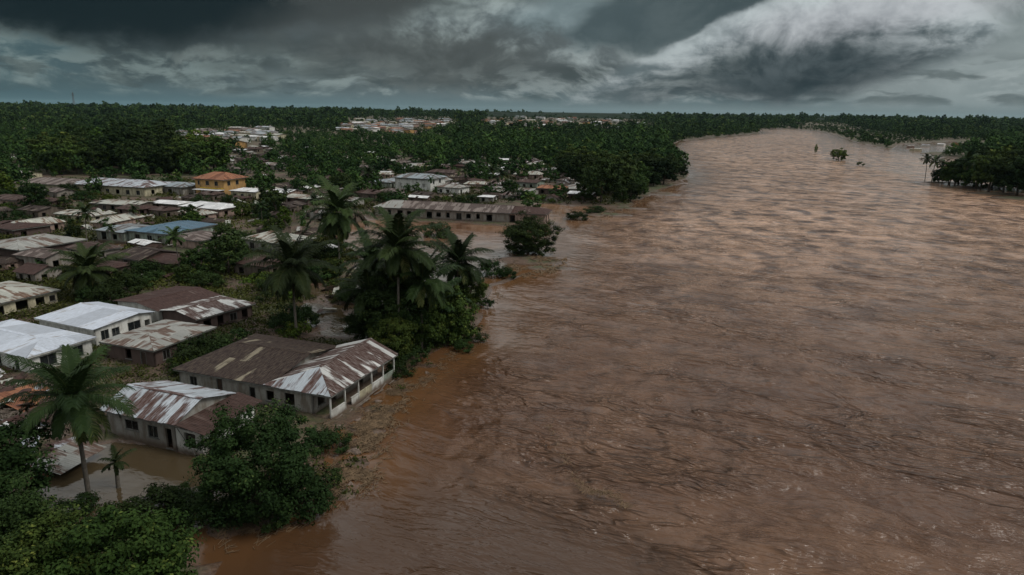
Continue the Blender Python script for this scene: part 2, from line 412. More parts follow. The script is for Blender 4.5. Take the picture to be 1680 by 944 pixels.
# ------------------------------------------------------------ noise and terrain functions
_rs = np.random.RandomState(7); _T = _rs.rand(512, 512)
def vnoise(x, y):
    xi = np.floor(x).astype(int); yi = np.floor(y).astype(int); fx = x - xi; fy = y - yi
    fx = fx * fx * (3 - 2 * fx); fy = fy * fy * (3 - 2 * fy)
    a = _T[xi % 512, yi % 512]; b = _T[(xi + 1) % 512, yi % 512]; c = _T[xi % 512, (yi + 1) % 512]; d = _T[(xi + 1) % 512, (yi + 1) % 512]
    return (a * (1 - fx) + b * fx) * (1 - fy) + (c * (1 - fx) + d * fx) * fy
def fbm(x, y, o=4):
    s = 0; a = .5; t = 0
    for i in range(o): s = s + a * vnoise(x + i * 17.3, y + i * 9.1); t += a; a *= .5; x = x * 2.03; y = y * 2.03
    return s / t
def sstep(a, b, x):
    t = np.clip((x - a) / (b - a), 0, 1); return t * t * (3 - 2 * t)
def pin(poly, x, y):
    inside = np.zeros(np.shape(x), bool); n = len(poly)
    for i in range(n):
        x1, y1 = poly[i]; x2, y2 = poly[(i + 1) % n]
        if y1 == y2: continue
        c = ((y1 > y) != (y2 > y)) & (x < (x2 - x1) * (y - y1) / (y2 - y1) + x1)
        inside ^= c
    return inside
def sdist(poly, x, y):
    """distance to the polygon's edge, positive outside"""
    best = np.full(np.shape(x), 1e12); n = len(poly)
    for i in range(n):
        x1, y1 = poly[i]; x2, y2 = poly[(i + 1) % n]
        dx, dy = x2 - x1, y2 - y1
        t = np.clip(((x - x1) * dx + (y - y1) * dy) / (dx * dx + dy * dy + 1e-9), 0, 1)
        best = np.minimum(best, (x - x1 - t * dx) ** 2 + (y - y1 - t * dy) ** 2)
    d = np.sqrt(best)
    return np.where(pin(poly, x, y), -d, d)
LEFT_BANK = [(352, 940), (375, 890), (430, 868), (525, 835), (552, 780), (545, 720), (575, 684), (645, 620), (700, 588),
             (768, 556), (795, 505), (812, 470), (850, 450), (905, 432), (925, 400), (915, 384), (940, 366), (935, 352), (985, 350),
             (1035, 338), (1070, 318), (1118, 300), (1132, 288), (1112, 268), (1100, 240), (1112, 232), (1170, 226), (1252, 218.5),
             (1236, 213.5)]
RIGHT_BANK = [(1290, 211.5), (1345, 216), (1372, 222), (1400, 232), (1450, 243), (1520, 254), (1600, 264), (1690, 274), (1800, 284)]
RIVER = [(-40, -400), (-24, 8)] + [G(*p) for p in LEFT_BANK] + [G(*p) for p in RIGHT_BANK] + [(420, 250), (460, -400)]
# lower ground under the flood, as outlines on the ground
FLOODS = [([(100, 742), (190, 728), (345, 748), (330, 800), (262, 812), (250, 850), (300, 880), (340, 905), (250, 850), (150, 850), (105, 830)], .8),
          ([(610, 362), (700, 366), (820, 372), (925, 378), (935, 400), (900, 430), (800, 470), (700, 470), (600, 440), (590, 400)], .9),
          ([(500, 470), (600, 430), (690, 440), (720, 540), (640, 590), (560, 560), (500, 545), (480, 500)], .42),
          ([(140, 398), (205, 392), (215, 408), (150, 418)], .8),
          ([(880, 335), (970, 340), (950, 372), (900, 372)], .9),
          ([(600, 355), (560, 350), (545, 400), (600, 410)], .6),
          ([(1462, 246), (1475, 238), (1560, 231), (1610, 236), (1600, 244), (1560, 249), (1500, 251)], 1.4),
          ([(170, 600), (260, 612), (330, 600), (320, 630), (220, 628), (180, 620)], .3)]
FLOODS = [([G(*p) for p in a], b) for a, b in FLOODS]
# mud banks and shoals standing above the water: pixel, half-sizes in metres, height
SHOALS = [(598, 704, 2.8, 1.9, .56), (577, 762, 2.4, 1.9, .54), (622, 672, 2.6, 1.5, .54), (560, 812, 1.8, 1.3, .46), (585, 735, 1.2, .8, .45), (655, 640, 1.6, 1.0, .44), (700, 600, 2.4, 1.2, .46), (868, 428, 9, 5, .9), (900, 440, 7, 3, .6), (985, 352, 12, 4, .8), (1030, 342, 9, 3, .6), (1085, 318, 8, 8, .7), (1108, 300, 8, 6, .7),
          (1400, 272, 10, 4, .7), (1440, 280, 10, 4, .6), (1360, 258, 12, 6, .9), (1376, 264, 10, 6, .9), (1340, 252, 5, 5, .7),
          (1540, 300, 16, 6, .9), (1590, 308, 16, 6, .9), (1640, 318, 16, 6, .9), (1690, 326, 18, 8, .9), (1500, 292, 7, 3, .4)]
SHOALS = [G(a, b) + (c, d, e) for a, b, c, d, e in SHOALS]
def river_sd(x, y): return sdist(RIVER, x, y)
def ground_z(x, y, sd=None):
    x = np.asarray(x, float); y = np.asarray(y, float)
    if sd is None: sd = river_sd(x, y)
    r = np.hypot(x, y)
    sdj = sd + (fbm(x / 7, y / 7) - .5) * 5
    rough = np.clip(1 - r / 1500, .2, 1)
    base = .42 + (fbm(x / 22, y / 22) - .5) * 1.3 * rough + (fbm(x / 4 + 40, y / 4) - .5) * .5 * rough
    for poly, dep in FLOODS:
        s = sdist(poly, x, y) + (fbm(x / 5 + 9, y / 5) - .5) * 4
        base = base - dep * sstep(3.0, -1.5, s)
    near = sstep(40, 90, sd); base = base + near * .15 + sstep(230, 330, r) * .35
    z = np.where(sdj < 0, np.maximum(sdj * .16, -2.0), np.minimum(base, sdj * (.14 + .5 * sstep(300, 500, r)) + .02))
    for cx, cy, a, b, h in SHOALS:
        q = ((x - cx) / a) ** 2 + ((y - cy) / b) ** 2
        z = np.maximum(z, h * 1.0 * np.exp(-q * 1.4) - .28 + (fbm(x / 2.5, y / 2.5) - .5) * .5 * np.exp(-q) - 2.5 * sstep(1.2, 3.0, q))
    z = z + sstep(700, 2600, r) * 11 * sstep(15, 300, sd)
    return z
_gc = {}
def gz(x, y):
    key = (round(x, 2), round(y, 2))
    if key not in _gc: _gc[key] = float(ground_z(np.array([x]), np.array([y]))[0])
    return _gc[key]
# ------------------------------------------------------------ ground
def persp_rows(y0, y1, n):
    return 1.0 / np.linspace(1 / y0, 1 / y1, n)
m, k, b = new_mat('flooded_earth')
pos = k.node('ShaderNodeNewGeometry').outputs['Position']
n1 = k.noise(pos, .06, 5, .6).outputs['Fac']; n2 = k.noise(pos, .45, 5, .65).outputs['Fac']; n3 = k.noise(pos, 2.5, 4, .6).outputs['Fac']
sepg = k.node('ShaderNodeSeparateXYZ'); k.l.new(pos, sepg.inputs[0])
soil = k.mix(k.lin(n3, .3, .7), (.050, .030, .020), (.115, .072, .048))
soil = k.mix(k.smooth(n2, .55, .72), soil, (.16, .115, .085))
grass = k.mix(k.lin(n3, .3, .7), (.022, .030, .009), (.060, .062, .020))
gm = k.smooth(k.m('ADD', k.m('MULTIPLY', n1, .6), k.m('MULTIPLY', n2, .4)), .44, .56)
gm = k.m('MULTIPLY', gm, k.smooth(sepg.outputs[2], .05, .3))
k.put(b.inputs['Base Color'], k.mix(gm, soil, grass))
k.put(b.inputs['Roughness'], k.smooth(sepg.outputs[2], .02, .25, .25, .9))
bump(k, b, k.m('ADD', n2, k.m('MULTIPLY', n3, .5)), .9, .25)
M['ground'] = m
rows = np.concatenate([[-400, -100, 0, 12, 22], persp_rows(30, 9000, 560), [14000]])
us = np.linspace(-1.35, 1.35, 620)
U, YY = np.meshgrid(us, rows)
XX = U * np.where(YY > 60, YY, 60 + (60 - YY) * 1.0)
sdg = river_sd(XX, YY)
ZZ = ground_z(XX, YY, sdg)
ZZ = np.where(YY < 25, np.minimum(ZZ, -.3 + 0 * ZZ) * (XX > -20) + ZZ * (XX <= -20), ZZ)
ground = link('ground', grid_mesh('ground', XX, YY, ZZ, M['ground'])); tag(ground, kind='structure')

# ------------------------------------------------------------ water
m, k, b = new_mat('muddy_flood_water')
pos = k.node('ShaderNodeNewGeometry').outputs['Position']
silt = attr(k, 'silt'); chop = attr(k, 'chop')
wp = k.noise(pos, .03, 3, .5).outputs['Color']
posw = k.vm('ADD', pos, k.vm('SCALE', k.vm('SUBTRACT', wp, (.5, .5, .5)), 7.0))
L1 = k.noise(k.mapping(k.mapping(posw, rot=(0, 0, math.radians(24))), sc=(.16, .46, 1)), 1.0, 3, .5, .15).outputs['Fac']
L2 = k.noise(k.mapping(k.mapping(posw, rot=(0, 0, math.radians(12))), sc=(.55, 1.7, 1)), 1.0, 4, .62, .1).outputs['Fac']
L3 = k.noise(k.mapping(k.mapping(pos, rot=(0, 0, math.radians(35))), sc=(.035, .10, 1)), 1.0, 3, .5, 1.0).outputs['Fac']
L4 = k.noise(k.mapping(k.mapping(posw, rot=(0, 0, math.radians(-8))), sc=(1.8, 5.0, 1)), 1.0, 3, .6).outputs['Fac']
L5 = k.noise(posw, .22, 2.5, .55, .2).outputs['Fac']
L6 = k.noise(k.mapping(posw, sc=(.15, .085, 1)), 1.0, 3, .52, .2).outputs['Fac']
def crest(deg, sx, sy, det=2.5, sharp=9.0, src=posw, pw=1.4):
    n_ = k.noise(k.mapping(k.mapping(src, rot=(0, 0, math.radians(deg))), sc=(sx, sy, 1)), 1.0, det, .55, .25).outputs['Fac']
    r_ = k.m('SUBTRACT', 1.0, k.m('MULTIPLY', k.m('ABSOLUTE', k.m('SUBTRACT', n_, .5)), sharp))
    return k.m('POWER', k.m('MAXIMUM', r_, 0.0), pw)
patch = k.smooth(L3, .40, .62, .10, 1.4)
L7 = k.noise(k.mapping(k.mapping(posw, rot=(0, 0, math.radians(20))), sc=(.07, .16, 1)), 1.0, 3, .5, .8).outputs['Fac']
patch2 = k.smooth(L7, .38, .60, .15, 1.25)
h = k.m('ADD', k.m('MULTIPLY', L1, .9), k.m('MULTIPLY', L2, .22))
h = k.m('ADD', h, k.m('MULTIPLY', L5, 1.9)); h = k.m('ADD', h, k.m('MULTIPLY', L6, 2.8))
h = k.m('ADD', h, k.m('MULTIPLY', L4, .07))
h = k.m('ADD', h, k.m('MULTIPLY', k.m('MULTIPLY', crest(28, .055, .22, 4), patch), .75))
h = k.m('ADD', h, k.m('MULTIPLY', k.m('MULTIPLY', crest(20, .17, .55, 3), patch), .42))
h = k.m('ADD', h, k.m('MULTIPLY', k.m('MULTIPLY', crest(34, .50, 1.5, 3), patch2), .085))
h = k.m('ADD', h, k.m('MULTIPLY', k.m('MULTIPLY', crest(14, 1.2, 3.4, 2), patch2), .022))
h = k.m('MULTIPLY', h, chop)
bump(k, b, h, 1.0, .78)
big = k.noise(k.mapping(posw, sc=(.02, .035, 1)), 1.0, 4, .6, .5).outputs['Fac']
cw = k.mix(k.smooth(big, .35, .65), (.094, .048, .027), (.134, .072, .041))
cw = k.mix(k.m('MULTIPLY', k.m('MAXIMUM', k.smooth(L1, .47, .36), k.m('MAXIMUM', k.smooth(L5, .46, .38), k.smooth(L6, .46, .37))), k.m('MULTIPLY', chop, .42)), cw, (.060, .030, .018))  # wave faces that reflect less sky, painted darker in the base colour
cw = k.mix(k.m('MULTIPLY', attr(k, 'pale'), k.lin(k.m('ADD', k.m('MULTIPLY', L5, .5), k.m('MULTIPLY', L6, .5)), .40, .56)), cw, (.46, .285, .185))  # sky sheen of the distant river painted into the colour, growing with distance
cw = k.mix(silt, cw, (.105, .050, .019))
cw = k.mix(attr(k, 'deep'), cw, (.046, .026, .016))  # slick colour darkened: dimming towards the foot of the view painted in
cw = k.mix(attr(k, 'yard'), cw, (.052, .040, .022))
foam = k.m('MULTIPLY', k.smooth(L2, .60, .74), k.smooth(L1, .50, .66))
cw = k.mix(k.m('MULTIPLY', foam, k.m('MULTIPLY', chop, .10)), cw, (.28, .19, .14))
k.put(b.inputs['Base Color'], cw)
k.put(b.inputs['Roughness'], k.lin(chop, 0, 1, .08, .16))
b.inputs['IOR'].default_value = 1.33; b.inputs['Specular IOR Level'].default_value = .5
M['water'] = m
rows = np.concatenate([[-400, -150, -40, 0, 14, 24], persp_rows(30, 4200, 900), [6000, 14000]])
us = np.linspace(-1.35, 1.35, 760)
U, YY = np.meshgrid(us, rows); XX = U * np.where(YY > 60, YY, 60 + (60 - YY))
sdw = river_sd(XX, YY)
flow = sstep(-2.0, -16.0, sdw)
# the smooth slick between the bank and the main current, at the foot of the picture
slick = sdist([G(*p) for p in [(540, 850), (760, 790), (930, 830), (1060, 900), (1150, 1000), (300, 1000), (360, 930)]], XX, YY)
flow = flow * (1 - .88 * sstep(3.5, -3.5, slick + (fbm(XX / 4, YY / 4) - .5) * 4))
back = sdist([G(*p) for p in [(1345, 262), (1460, 284), (1560, 312), (1720, 340), (1750, 270), (1500, 248), (1400, 230), (1330, 216)]], XX, YY)
flow = flow * (1 - .85 * sstep(6, -6, back))
chop = .035 + .965 * flow * (.55 + .6 * fbm(XX / 40, YY / 60 + 5))
chop = np.maximum(chop, .16 * sstep(0, -6, sdw))
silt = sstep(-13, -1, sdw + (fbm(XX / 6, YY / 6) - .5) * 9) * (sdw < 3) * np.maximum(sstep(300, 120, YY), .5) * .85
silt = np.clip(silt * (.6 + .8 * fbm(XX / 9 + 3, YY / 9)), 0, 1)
dy = np.gradient(rows)[:, None] + 0 * XX
def rotc(x, y, a): c, s_ = math.cos(a), math.sin(a); return x * c + y * s_, -x * s_ + y * c
wx = XX + (fbm(XX / 40, YY / 40) - .5) * 12; wy = YY + (fbm(XX / 40 + 31, YY / 40) - .5) * 12
Z = np.zeros_like(XX)
for a, lx, ly, amp in ((-.5, 26, 6.5, .34), (-.3, 10, 3.0, .22), (-.7, 16, 4.5, .20), (-.2, 5.5, 1.6, .13), (0, 7, 6, .25)):
    p, q = rotc(wx, wy, a)
    f = fbm(p / lx, q / ly, 3)
    Z += amp * (f - .5) * 2.1 * sstep(ly * .8, ly * .25, dy)
# long shear waves of the current
for (pa, pb, pc, wdt, amp) in (((1290, 560), (1370, 640), (1480, 680), 1.1, .30), ((1100, 660), (1220, 750), (1500, 860), 1.6, .28),
                               ((860, 680), (960, 800), (1060, 900), .9, .22), ((1480, 690), (1600, 740), (1700, 800), 1.4, .30),
                               ((1000, 470), (1150, 520), (1290, 560), 1.3, .22), ((1200, 640), (1400, 760), (1700, 880), 1.5, .28)):
    P = [G(*pa), G(*pb), G(*pc)]
    best = np.full(XX.shape, 1e9); sgn = np.zeros(XX.shape)
    for (x1, y1), (x2, y2) in ((P[0], P[1]), (P[1], P[2])):
        dx, dyy = x2 - x1, y2 - y1; l2 = dx * dx + dyy * dyy
        t = ((XX - x1) * dx + (YY - y1) * dyy) / l2; tc_ = np.clip(t, 0, 1)
        d = np.hypot(XX - x1 - tc_ * dx, YY - y1 - tc_ * dyy); s_ = np.sign((XX - x1) * dyy - (YY - y1) * dx)
        upd = d < best; best = np.where(upd, d, best); sgn = np.where(upd, s_, sgn)
    d = best * sgn + (fbm(XX / 3.5, YY / 3.5) - .5) * 3.2
    Z += .8 * amp * (d / wdt) * np.exp(-(d / wdt) ** 2) * 1.6 * (.4 + fbm(XX / 5, YY / 5 + 7))
Z = Z * np.clip(chop, 0, 1.2)
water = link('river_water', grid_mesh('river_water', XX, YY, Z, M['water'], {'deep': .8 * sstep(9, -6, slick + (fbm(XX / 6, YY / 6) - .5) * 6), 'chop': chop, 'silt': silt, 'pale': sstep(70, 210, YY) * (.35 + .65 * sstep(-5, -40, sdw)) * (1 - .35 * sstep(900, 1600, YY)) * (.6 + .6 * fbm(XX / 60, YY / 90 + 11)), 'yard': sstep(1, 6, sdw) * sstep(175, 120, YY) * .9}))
tag(water, kind='structure')
# ------------------------------------------------------------ houses
def clip_strip(poly, axis, lo, hi):
    def half(P, sgn, lim):
        out = []
        for i in range(len(P)):
            a, b_ = P[i], P[(i + 1) % len(P)]
            da, db = sgn * (a[axis] - lim), sgn * (b_[axis] - lim)
            if da >= 0: out.append(a)
            if da * db < 0:
                t = da / (da - db); out.append(tuple(a[q] + (b_[q] - a[q]) * t for q in range(2)))
        return out
    P = half(poly, 1, lo)
    return half(P, -1, hi) if len(P) > 2 else []
def roof_plane(mb, pts, rg, mi=0, sheet=.92, rows=1, thick=.03, gap=.012, miss=0.0, jit=.02):
    """pts: outline, the first two points are the eave; laid as separate sheets"""
    P = [Vector(p) for p in pts]
    u = (P[1] - P[0]); u.z = 0; u.normalize() 
    u = (P[1] - P[0]).normalized()
    n = u.cross(P[2] - P[1]).normalized()
    if n.z < 0: n = -n
    v = n.cross(u)
    if v.z < 0: v = -v
    o = P[0]
    Q = [((p - o).dot(u), (p - o).dot(v)) for p in P]
    u0 = min(q[0] for q in Q); u1 = max(q[0] for q in Q); v1 = max(q[1] for q in Q); v0 = min(q[1] for q in Q)
    off = rg.random() * 50
    x = u0
    while x < u1 - .02:
        w = sheet * rg.uniform(.9, 1.15); x2 = min(u1, x + w)
        if u1 - x2 < .3: x2 = u1
        cuts = [v0 - .1]
        for r_ in range(1, rows): cuts.append(v0 + (v1 - v0) * r_ / rows + rg.uniform(-.3, .3))
        cuts.append(v1 + .1)
        for a, b_ in zip(cuts[:-1], cuts[1:]):
            if rg.random() < miss: continue
            S = clip_strip(Q, 0, x + gap / 2, x2 - gap / 2)
            if len(S) > 2: S = clip_strip(S, 1, a, b_ + .06)
            if len(S) < 3: continue
            dz = rg.uniform(0, jit) ; tl = rg.uniform(-jit, jit) * .5; ev = rg.uniform(-.06, .05) if a == cuts[0] else 0
            vm_ = min(q[1] for q in S)
            S = [(q[0], q[1] + (ev if abs(q[1] - vm_) < .02 else 0)) for q in S]
            lift = lambda q: dz + tl * (q[0] - x) / w + (.012 if a == cuts[0] else .0)
            top = [o + u * q[0] + v * q[1] + n * (lift(q) + thick) for q in S]
            bot = [o + u * q[0] + v * q[1] + n * lift(q) for q in S]
            r = rg.random(); uv = [(q[0] + off, q[1] + off) for q in S]
            mb.face(top, mi, r, uv); mb.face(bot[::-1], mi, r, uv[::-1])
            for i in range(len(S)):
                j = (i + 1) % len(S)
                mb.face([bot[i], bot[j], top[j], top[i]], mi, r, [uv[i], uv[j], uv[j], uv[i]])
        x = x2
def roof_planes(s0, s1, t0, t1, z, rise, axis='e', frac=.5, h0=0, h1=0):
    """planes of a pitched roof; axis 'e': ridge along local x"""
    if axis == 'n':
        pl = roof_planes(t0, t1, s0, s1, z, rise, 'e', frac, h0, h1)
        return [[(p[1], p[0], p[2]) for p in q] for q in pl]
    tr = t0 + (t1 - t0) * frac; R = z + rise
    a = (s0 + h0, tr, R); b_ = (s1 - h1, tr, R)
    pl = []
    if frac > .02: pl.append([(s0, t0, z), (s1, t0, z), b_, a])
    if frac < .98: pl.append([(s0, t1, z), (s1, t1, z), b_, a])
    if h0: pl.append([(s0, t0, z), (s0, t1, z), a])
    if h1: pl.append([(s1, t0, z), (s1, t1, z), b_])
    return pl
def wall_run(mb, p0, p1, h, holes, th=.18, z0=-.6):
    """wall slab from p0 to p1 (outer line, inside to the left) with rectangular holes (a, w, sill, height)"""
    p0 = Vector((*p0, 0)); p1 = Vector((*p1, 0)); L = (p1 - p0).length; u = (p1 - p0) / L; n = Vector((-u.y, u.x, 0))
    hs = sorted(holes); xs = [0]
    def slab(a, b_, lo, hi):
        if b_ - a < .01 or hi - lo < .01: return
        c = p0 + u * (a + b_) / 2 + n * th / 2; mb.box((c.x, c.y, (lo + hi) / 2), (b_ - a, th, hi - lo), u, n)
    x = 0
    for a, w, sl, hh in hs:
        slab(x, a, z0, h); slab(a, a + w, z0, sl); slab(a, a + w, sl + hh, h); x = a + w
    slab(x, L, z0, h)
def window_part(parent, p0, p1, hole, kind, trim='frame', simple=False):
    a, w, sl, hh = hole
    p0 = Vector((*p0, 0)); p1 = Vector((*p1, 0)); u = (p1 - p0).normalized(); n = Vector((-u.y, u.x, 0))
    def P(x, d, z): q = p0 + u * (a + x) + n * d; return (q.x, q.y, z)
    fr = MB(); f = .07
    if kind == 'open':
        fr.box(P(w / 2, -.03, sl - .04), (w + .16, .12, .07), u, n); f_ = fr.build('window', M[trim], parent); 
        return f_
    fr.box(P(w / 2, .02, sl - .035), (w + .2, .16, .07), u, n)
    fr.box(P(w / 2, .06, sl + hh - f / 2), (w, .1, f), u, n)
    fr.box(P(f / 2, .06, sl + hh / 2), (f, .1, hh - 2 * f + .1), u, n); fr.box(P(w - f / 2, .06, sl + hh / 2), (f, .1, hh - 2 * f + .1), u, n)
    if w > .9: fr.box(P(w / 2, .065, sl + hh / 2), (.05, .07, hh - f), u, n)
    if kind == 'door': 
        b2 = MB(); b2.box(P(w / 2, .12, sl + hh / 2 - .02), (w - .02, .05, hh - .06), u, n)
        d = b2.build('door', M['door'], parent); fr.build('frame', M[trim], d); return d
    f_ = fr.build('window', M[trim], parent)
    pn = MB()
    if kind == 'shutter':
        for i in range(int(hh / .16)):
            pn.box(P(w / 2, .11, sl + .1 + i * .16), (w - .14, .02, .15), u, (n + Vector((0, 0, .5))).normalized(), (Vector((0, 0, 1)) - n * .5).normalized())
        pn.build('shutter', M['shade'], f_)
    else:
        pn.box(P(w / 2, .12, sl + hh / 2), (w - .1, .02, hh - .1), u, n); pn.build('pane', M['glass'], f_)
    return f_
def house(name, label, cat, corner, ang, L, Wd, h, wall, roofs, holes=(), group=None, z=None, seed=1, ridge_cap=True,
          sheet=.92, rows=1, oh=.4, fascia=True, extra=None, tilt=(0, 0), miss=0.0, gable='same', jit=.02):
    """corner: the wall corner nearest the camera; local x runs at angle ang, local y to its left.
    holes: (side, along, width, sill, height, kind); side f: x=0, r: y=0, b: x=L, l: y=W"""
    rg = random.Random(seed)
    root = empty(name, (corner[0], corner[1], gz(*corner) * .4 if z is None else z), math.radians(ang))
    if tilt != (0, 0): root.rotation_euler = (tilt[0], tilt[1], math.radians(ang))
    tag(root, label, cat, group)
    sides = {'r': ((0, 0), (L, 0)), 'b': ((L, 0), (L, Wd)), 'l': ((L, Wd), (0, Wd)), 'f': ((0, Wd), (0, 0))}
    wm = MB()
    for sd_, (p0, p1) in sides.items():
        hs = [(a, w, sl, hh) for (q, a, w, sl, hh, kd) in holes if q == sd_]
        wall_run(wm, p0, p1, h, hs)
    for rf in roofs:
        s0, s1, t0, t1, zz, rise, axis, frac, h0, h1, mat = rf[:11]
        if rise > .3:
            # gable walls under the ridge ends
            if axis == 'n':
                tr = None; sr = s0 + (s1 - s0) * frac
                for hh_, tt in ((h0, .09 if t0 <= .01 else t0 + .1), (h1, Wd - .09 if t1 >= Wd - .01 else t1 - .1)):
                    if not hh_:
                        for a in (-.08, .08): pass
                        A = [(.05, zz - .02), (L - .05, zz - .02), (sr, zz + rise - .06)]
                        wm.face([(p[0], tt - .07, p[1]) for p in A]); wm.face([(p[0], tt + .07, p[1]) for p in A][::-1])
            else:
                tr = t0 + (t1 - t0) * frac
                for hh_, ss in ((h0, s0 + .1), (h1, s1 - .1)):
                    if not hh_:
                        A = [(max(t0, 0) + .05, zz - .02), (min(t1, Wd) - .05, zz - .02), (tr, zz + rise - .06)]
                        wm.face([(ss - .07, p[0], p[1]) for p in A]); wm.face([(ss + .07, p[0], p[1]) for p in A][::-1])
    if wm.f: wm.build('wall', M[wall], root)
    for (q, a, w, sl, hh, kd) in holes:
        window_part(root, *sides[q], (a, w, sl, hh), kd)
    for rf in roofs:
        s0, s1, t0, t1, zz, rise, axis, frac, h0, h1, mat = rf[:11]
        o = oh
        e0, e1, g0, g1 = s0 - o, s1 + o, t0 - o, t1 + o
        opt = rf[11] if len(rf) > 11 else {}
        e0 += opt.get('s0', 0); e1 += opt.get('s1', 0); g0 += opt.get('t0', 0); g1 += opt.get('t1', 0)
        mb = MB(); pl = roof_planes(e0, e1, g0, g1, zz - .03, rise, axis, frac, h0, h1)
        alt = opt.get('alt')
        if alt:
            for mn in (mat, alt[0]): mb.mat(M[mn])
        for i, p in enumerate(pl): roof_plane(mb, p, rg, 1 if alt and i in alt[1] else 0, sheet, opt.get('rows', rows), miss=miss, jit=jit)
        if ridge_cap and rise > .25 and .05 < frac < .95:
            if axis == 'e': A, B_ = (e0 + h0, g0 + (g1 - g0) * frac, zz + rise + .03), (e1 - h1, g0 + (g1 - g0) * frac, zz + rise + .03)
            else: A, B_ = (e0 + (e1 - e0) * frac, g0 + h0, zz + rise + .03), (e0 + (e1 - e0) * frac, g1 - h1, zz + rise + .03)
            A, B_ = Vector(A), Vector(B_); d = (B_ - A).normalized(); sd_ = d.cross(Vector((0, 0, 1)))
            for g in (-1, 1):
                mb.box((A + B_) / 2 + sd_ * g * .11 + Vector((0, 0, -.005)), ((B_ - A).length, .24, .02), d, (sd_ + Vector((0, 0, -g * .22))).normalized(), (Vector((0, 0, 1)) + sd_ * g * .22).normalized(), r=.95)
        ro = mb.build('roof', M[mat], root)
        if fascia:
            for (a, b_) in (((e0, g0), (e1, g0)), ((e1, g0), (e1, g1)), ((e1, g1), (e0, g1)), ((e0, g1), (e0, g0))):
                if (axis == 'e' and a[0] == b_[0] and not (h0 if a[0] == e0 else h1) and rise > .1): continue
                if (axis == 'n' and a[1] == b_[1] and not (h0 if a[1] == g0 else h1) and rise > .1): continue
                a3 = Vector((*a, zz - .13)); b3 = Vector((*b_, zz - .13)); d = (b3 - a3)
                inn = Vector((0, 0, 1)).cross(d.normalized()) * .05; fm = MB()
                fm.box((a3 + b3) / 2 + inn, (d.length - .14, .03, .14), d.normalized(), Vector((0, 0, 1)).cross(d.normalized()))
                fm.build('fascia', M['frame'] if fascia is True else M[fascia], ro)
    if extra: extra(root, rg)
    return root

def two(i): return i
B = house
# two white-roofed houses at the left edge
B('house', 'white house under a broad white roof at the left edge, nearest of the white roofs', 'house',
  (-53.9, 72.7), 66, 7.4, 15.5, 2.75, 'wall_white', [(0, 7.4, 0, 15.5, 2.75, .5, 'n', .5, 3.9, 3.9, 'roof_white')],
  [('r', 1.2, 1.9, .9, 1.35, 'glass'), ('r', 5.0, 1.3, .9, 1.3, 'glass'), ('f', 12.9, .75, .8, 1.35, 'glass'), ('f', 9.6, .8, .9, 1.3, 'glass'), ('f', 4.4, 1.2, .9, 1.2, 'glass')],
  z=0, fascia='trim_white', sheet=3.0, oh=.45, jit=.004, seed=3)
def h2x(root, rg):
    mb = MB(); mb.box((3.6, -.9, 1.0), (1.9, 1.5, .12)); mb.box((3.6, -1.6, .4), (1.9, .12, 1.2)); mb.build('porch_wall', M['wall_white'], root)
B('house', 'white house with a bluish white sheet roof directly behind the one at the left edge', 'house',
  (-52.1, 82.2), 66.5, 8.2, 10.6, 2.95, 'wall_white', [(0, 8.2, 0, 10.6, 2.95, .45, 'n', .72, 0, 0, 'roof_white')],
  [('r', .8, 1.1, .7, 1.7, 'glass'), ('r', 2.3, 1.1, .8, 1.5, 'glass'), ('r', 4.6, 1.9, 1.1, 1.3, 'glass'), ('r', 7.1, .8, .1, 2.0, 'open'), ('f', 4, 1.2, .9, 1.2, 'glass')],
  z=0, fascia='trim_white', sheet=3.2, oh=.4, jit=.004, seed=4, extra=h2x)
# brown house with grey patched roof
B('house', 'dark brown walled house with a low patchy grey tin roof, beside the white house', 'house',
  (-41.5, 75.9), 70, 9.0, 7.6, 2.65, 'wall_brown', [(0, 9.0, 0, 7.6, 2.65, .55, 'e', .5, 3.4, 3.4, 'roof_grey')],
  [('r', 1.2, 1.1, .9, 1.15, 'shutter'), ('r', 3.3, 1.1, .9, 1.15, 'shutter'), ('r', 5.0, .9, .9, 1.15, 'shutter'), ('r', 6.7, 1.1, .9, 1.15, 'glass'), ('f', 3.1, .9, .9, 1.2, 'open'), ('f', 5.4, .9, .1, 2.0, 'door')],
  z=0, rows=2, oh=.5, seed=5)
B('house', 'cream walled house with streaked grey roof at the left edge behind the white roofs', 'house',
  (-73.4, 91.6), 66, 10.6, 11.5, 2.75, 'wall_cream', [(0, 10.6, 0, 11.5, 2.75, .7, 'e', .5, 4.2, 4.2, 'roof_pale')],
  [('r', 4.6, 1.7, .95, 1.35, 'open'), ('r', 7.4, 1.3, 1.0, 1.2, 'open'), ('r', 9.4, .9, 1.2, .9, 'shutter'), ('r', 1.6, 1.4, .9, 1.3, 'open')],
  z=0, rows=1, oh=.45, seed=6)
B('house', 'low house with torn pale and brown striped tin roof, joined to the rust brown roof', 'house',
  (-41.9, 87.9), 60, 9.0, 7.4, 2.7, 'wall_brown', [(0, 9.0, 0, 7.4, 2.7, .65, 'e', .5, .0, 3, 'roof_patch')],
  [('r', 1.0, 1.2, .8, 1.3, 'open'), ('r', 3.2, 1.0, .1, 2.1, 'open'), ('r', 5.2, 1.2, .8, 1.3, 'shutter'), ('r', 7.2, 1.0, .8, 1.3, 'open')], z=0, rows=2, oh=.45, seed=7, miss=.02)
B('house', 'long low house with a deep rust brown tin roof and dirty white end wall', 'house',
  (-48.6, 91.4), 61, 9.3, 9.4, 2.75, 'wall_white', [(0, 9.3, 0, 9.4, 2.75, .6, 'e', .45, 0, 0, 'roof_rust')],
  [('f', 6.6, .8, .1, 2.0, 'open'), ('f', 2, 1.0, .9, 1.2, 'glass')], z=0, rows=2, oh=.5, seed=8)
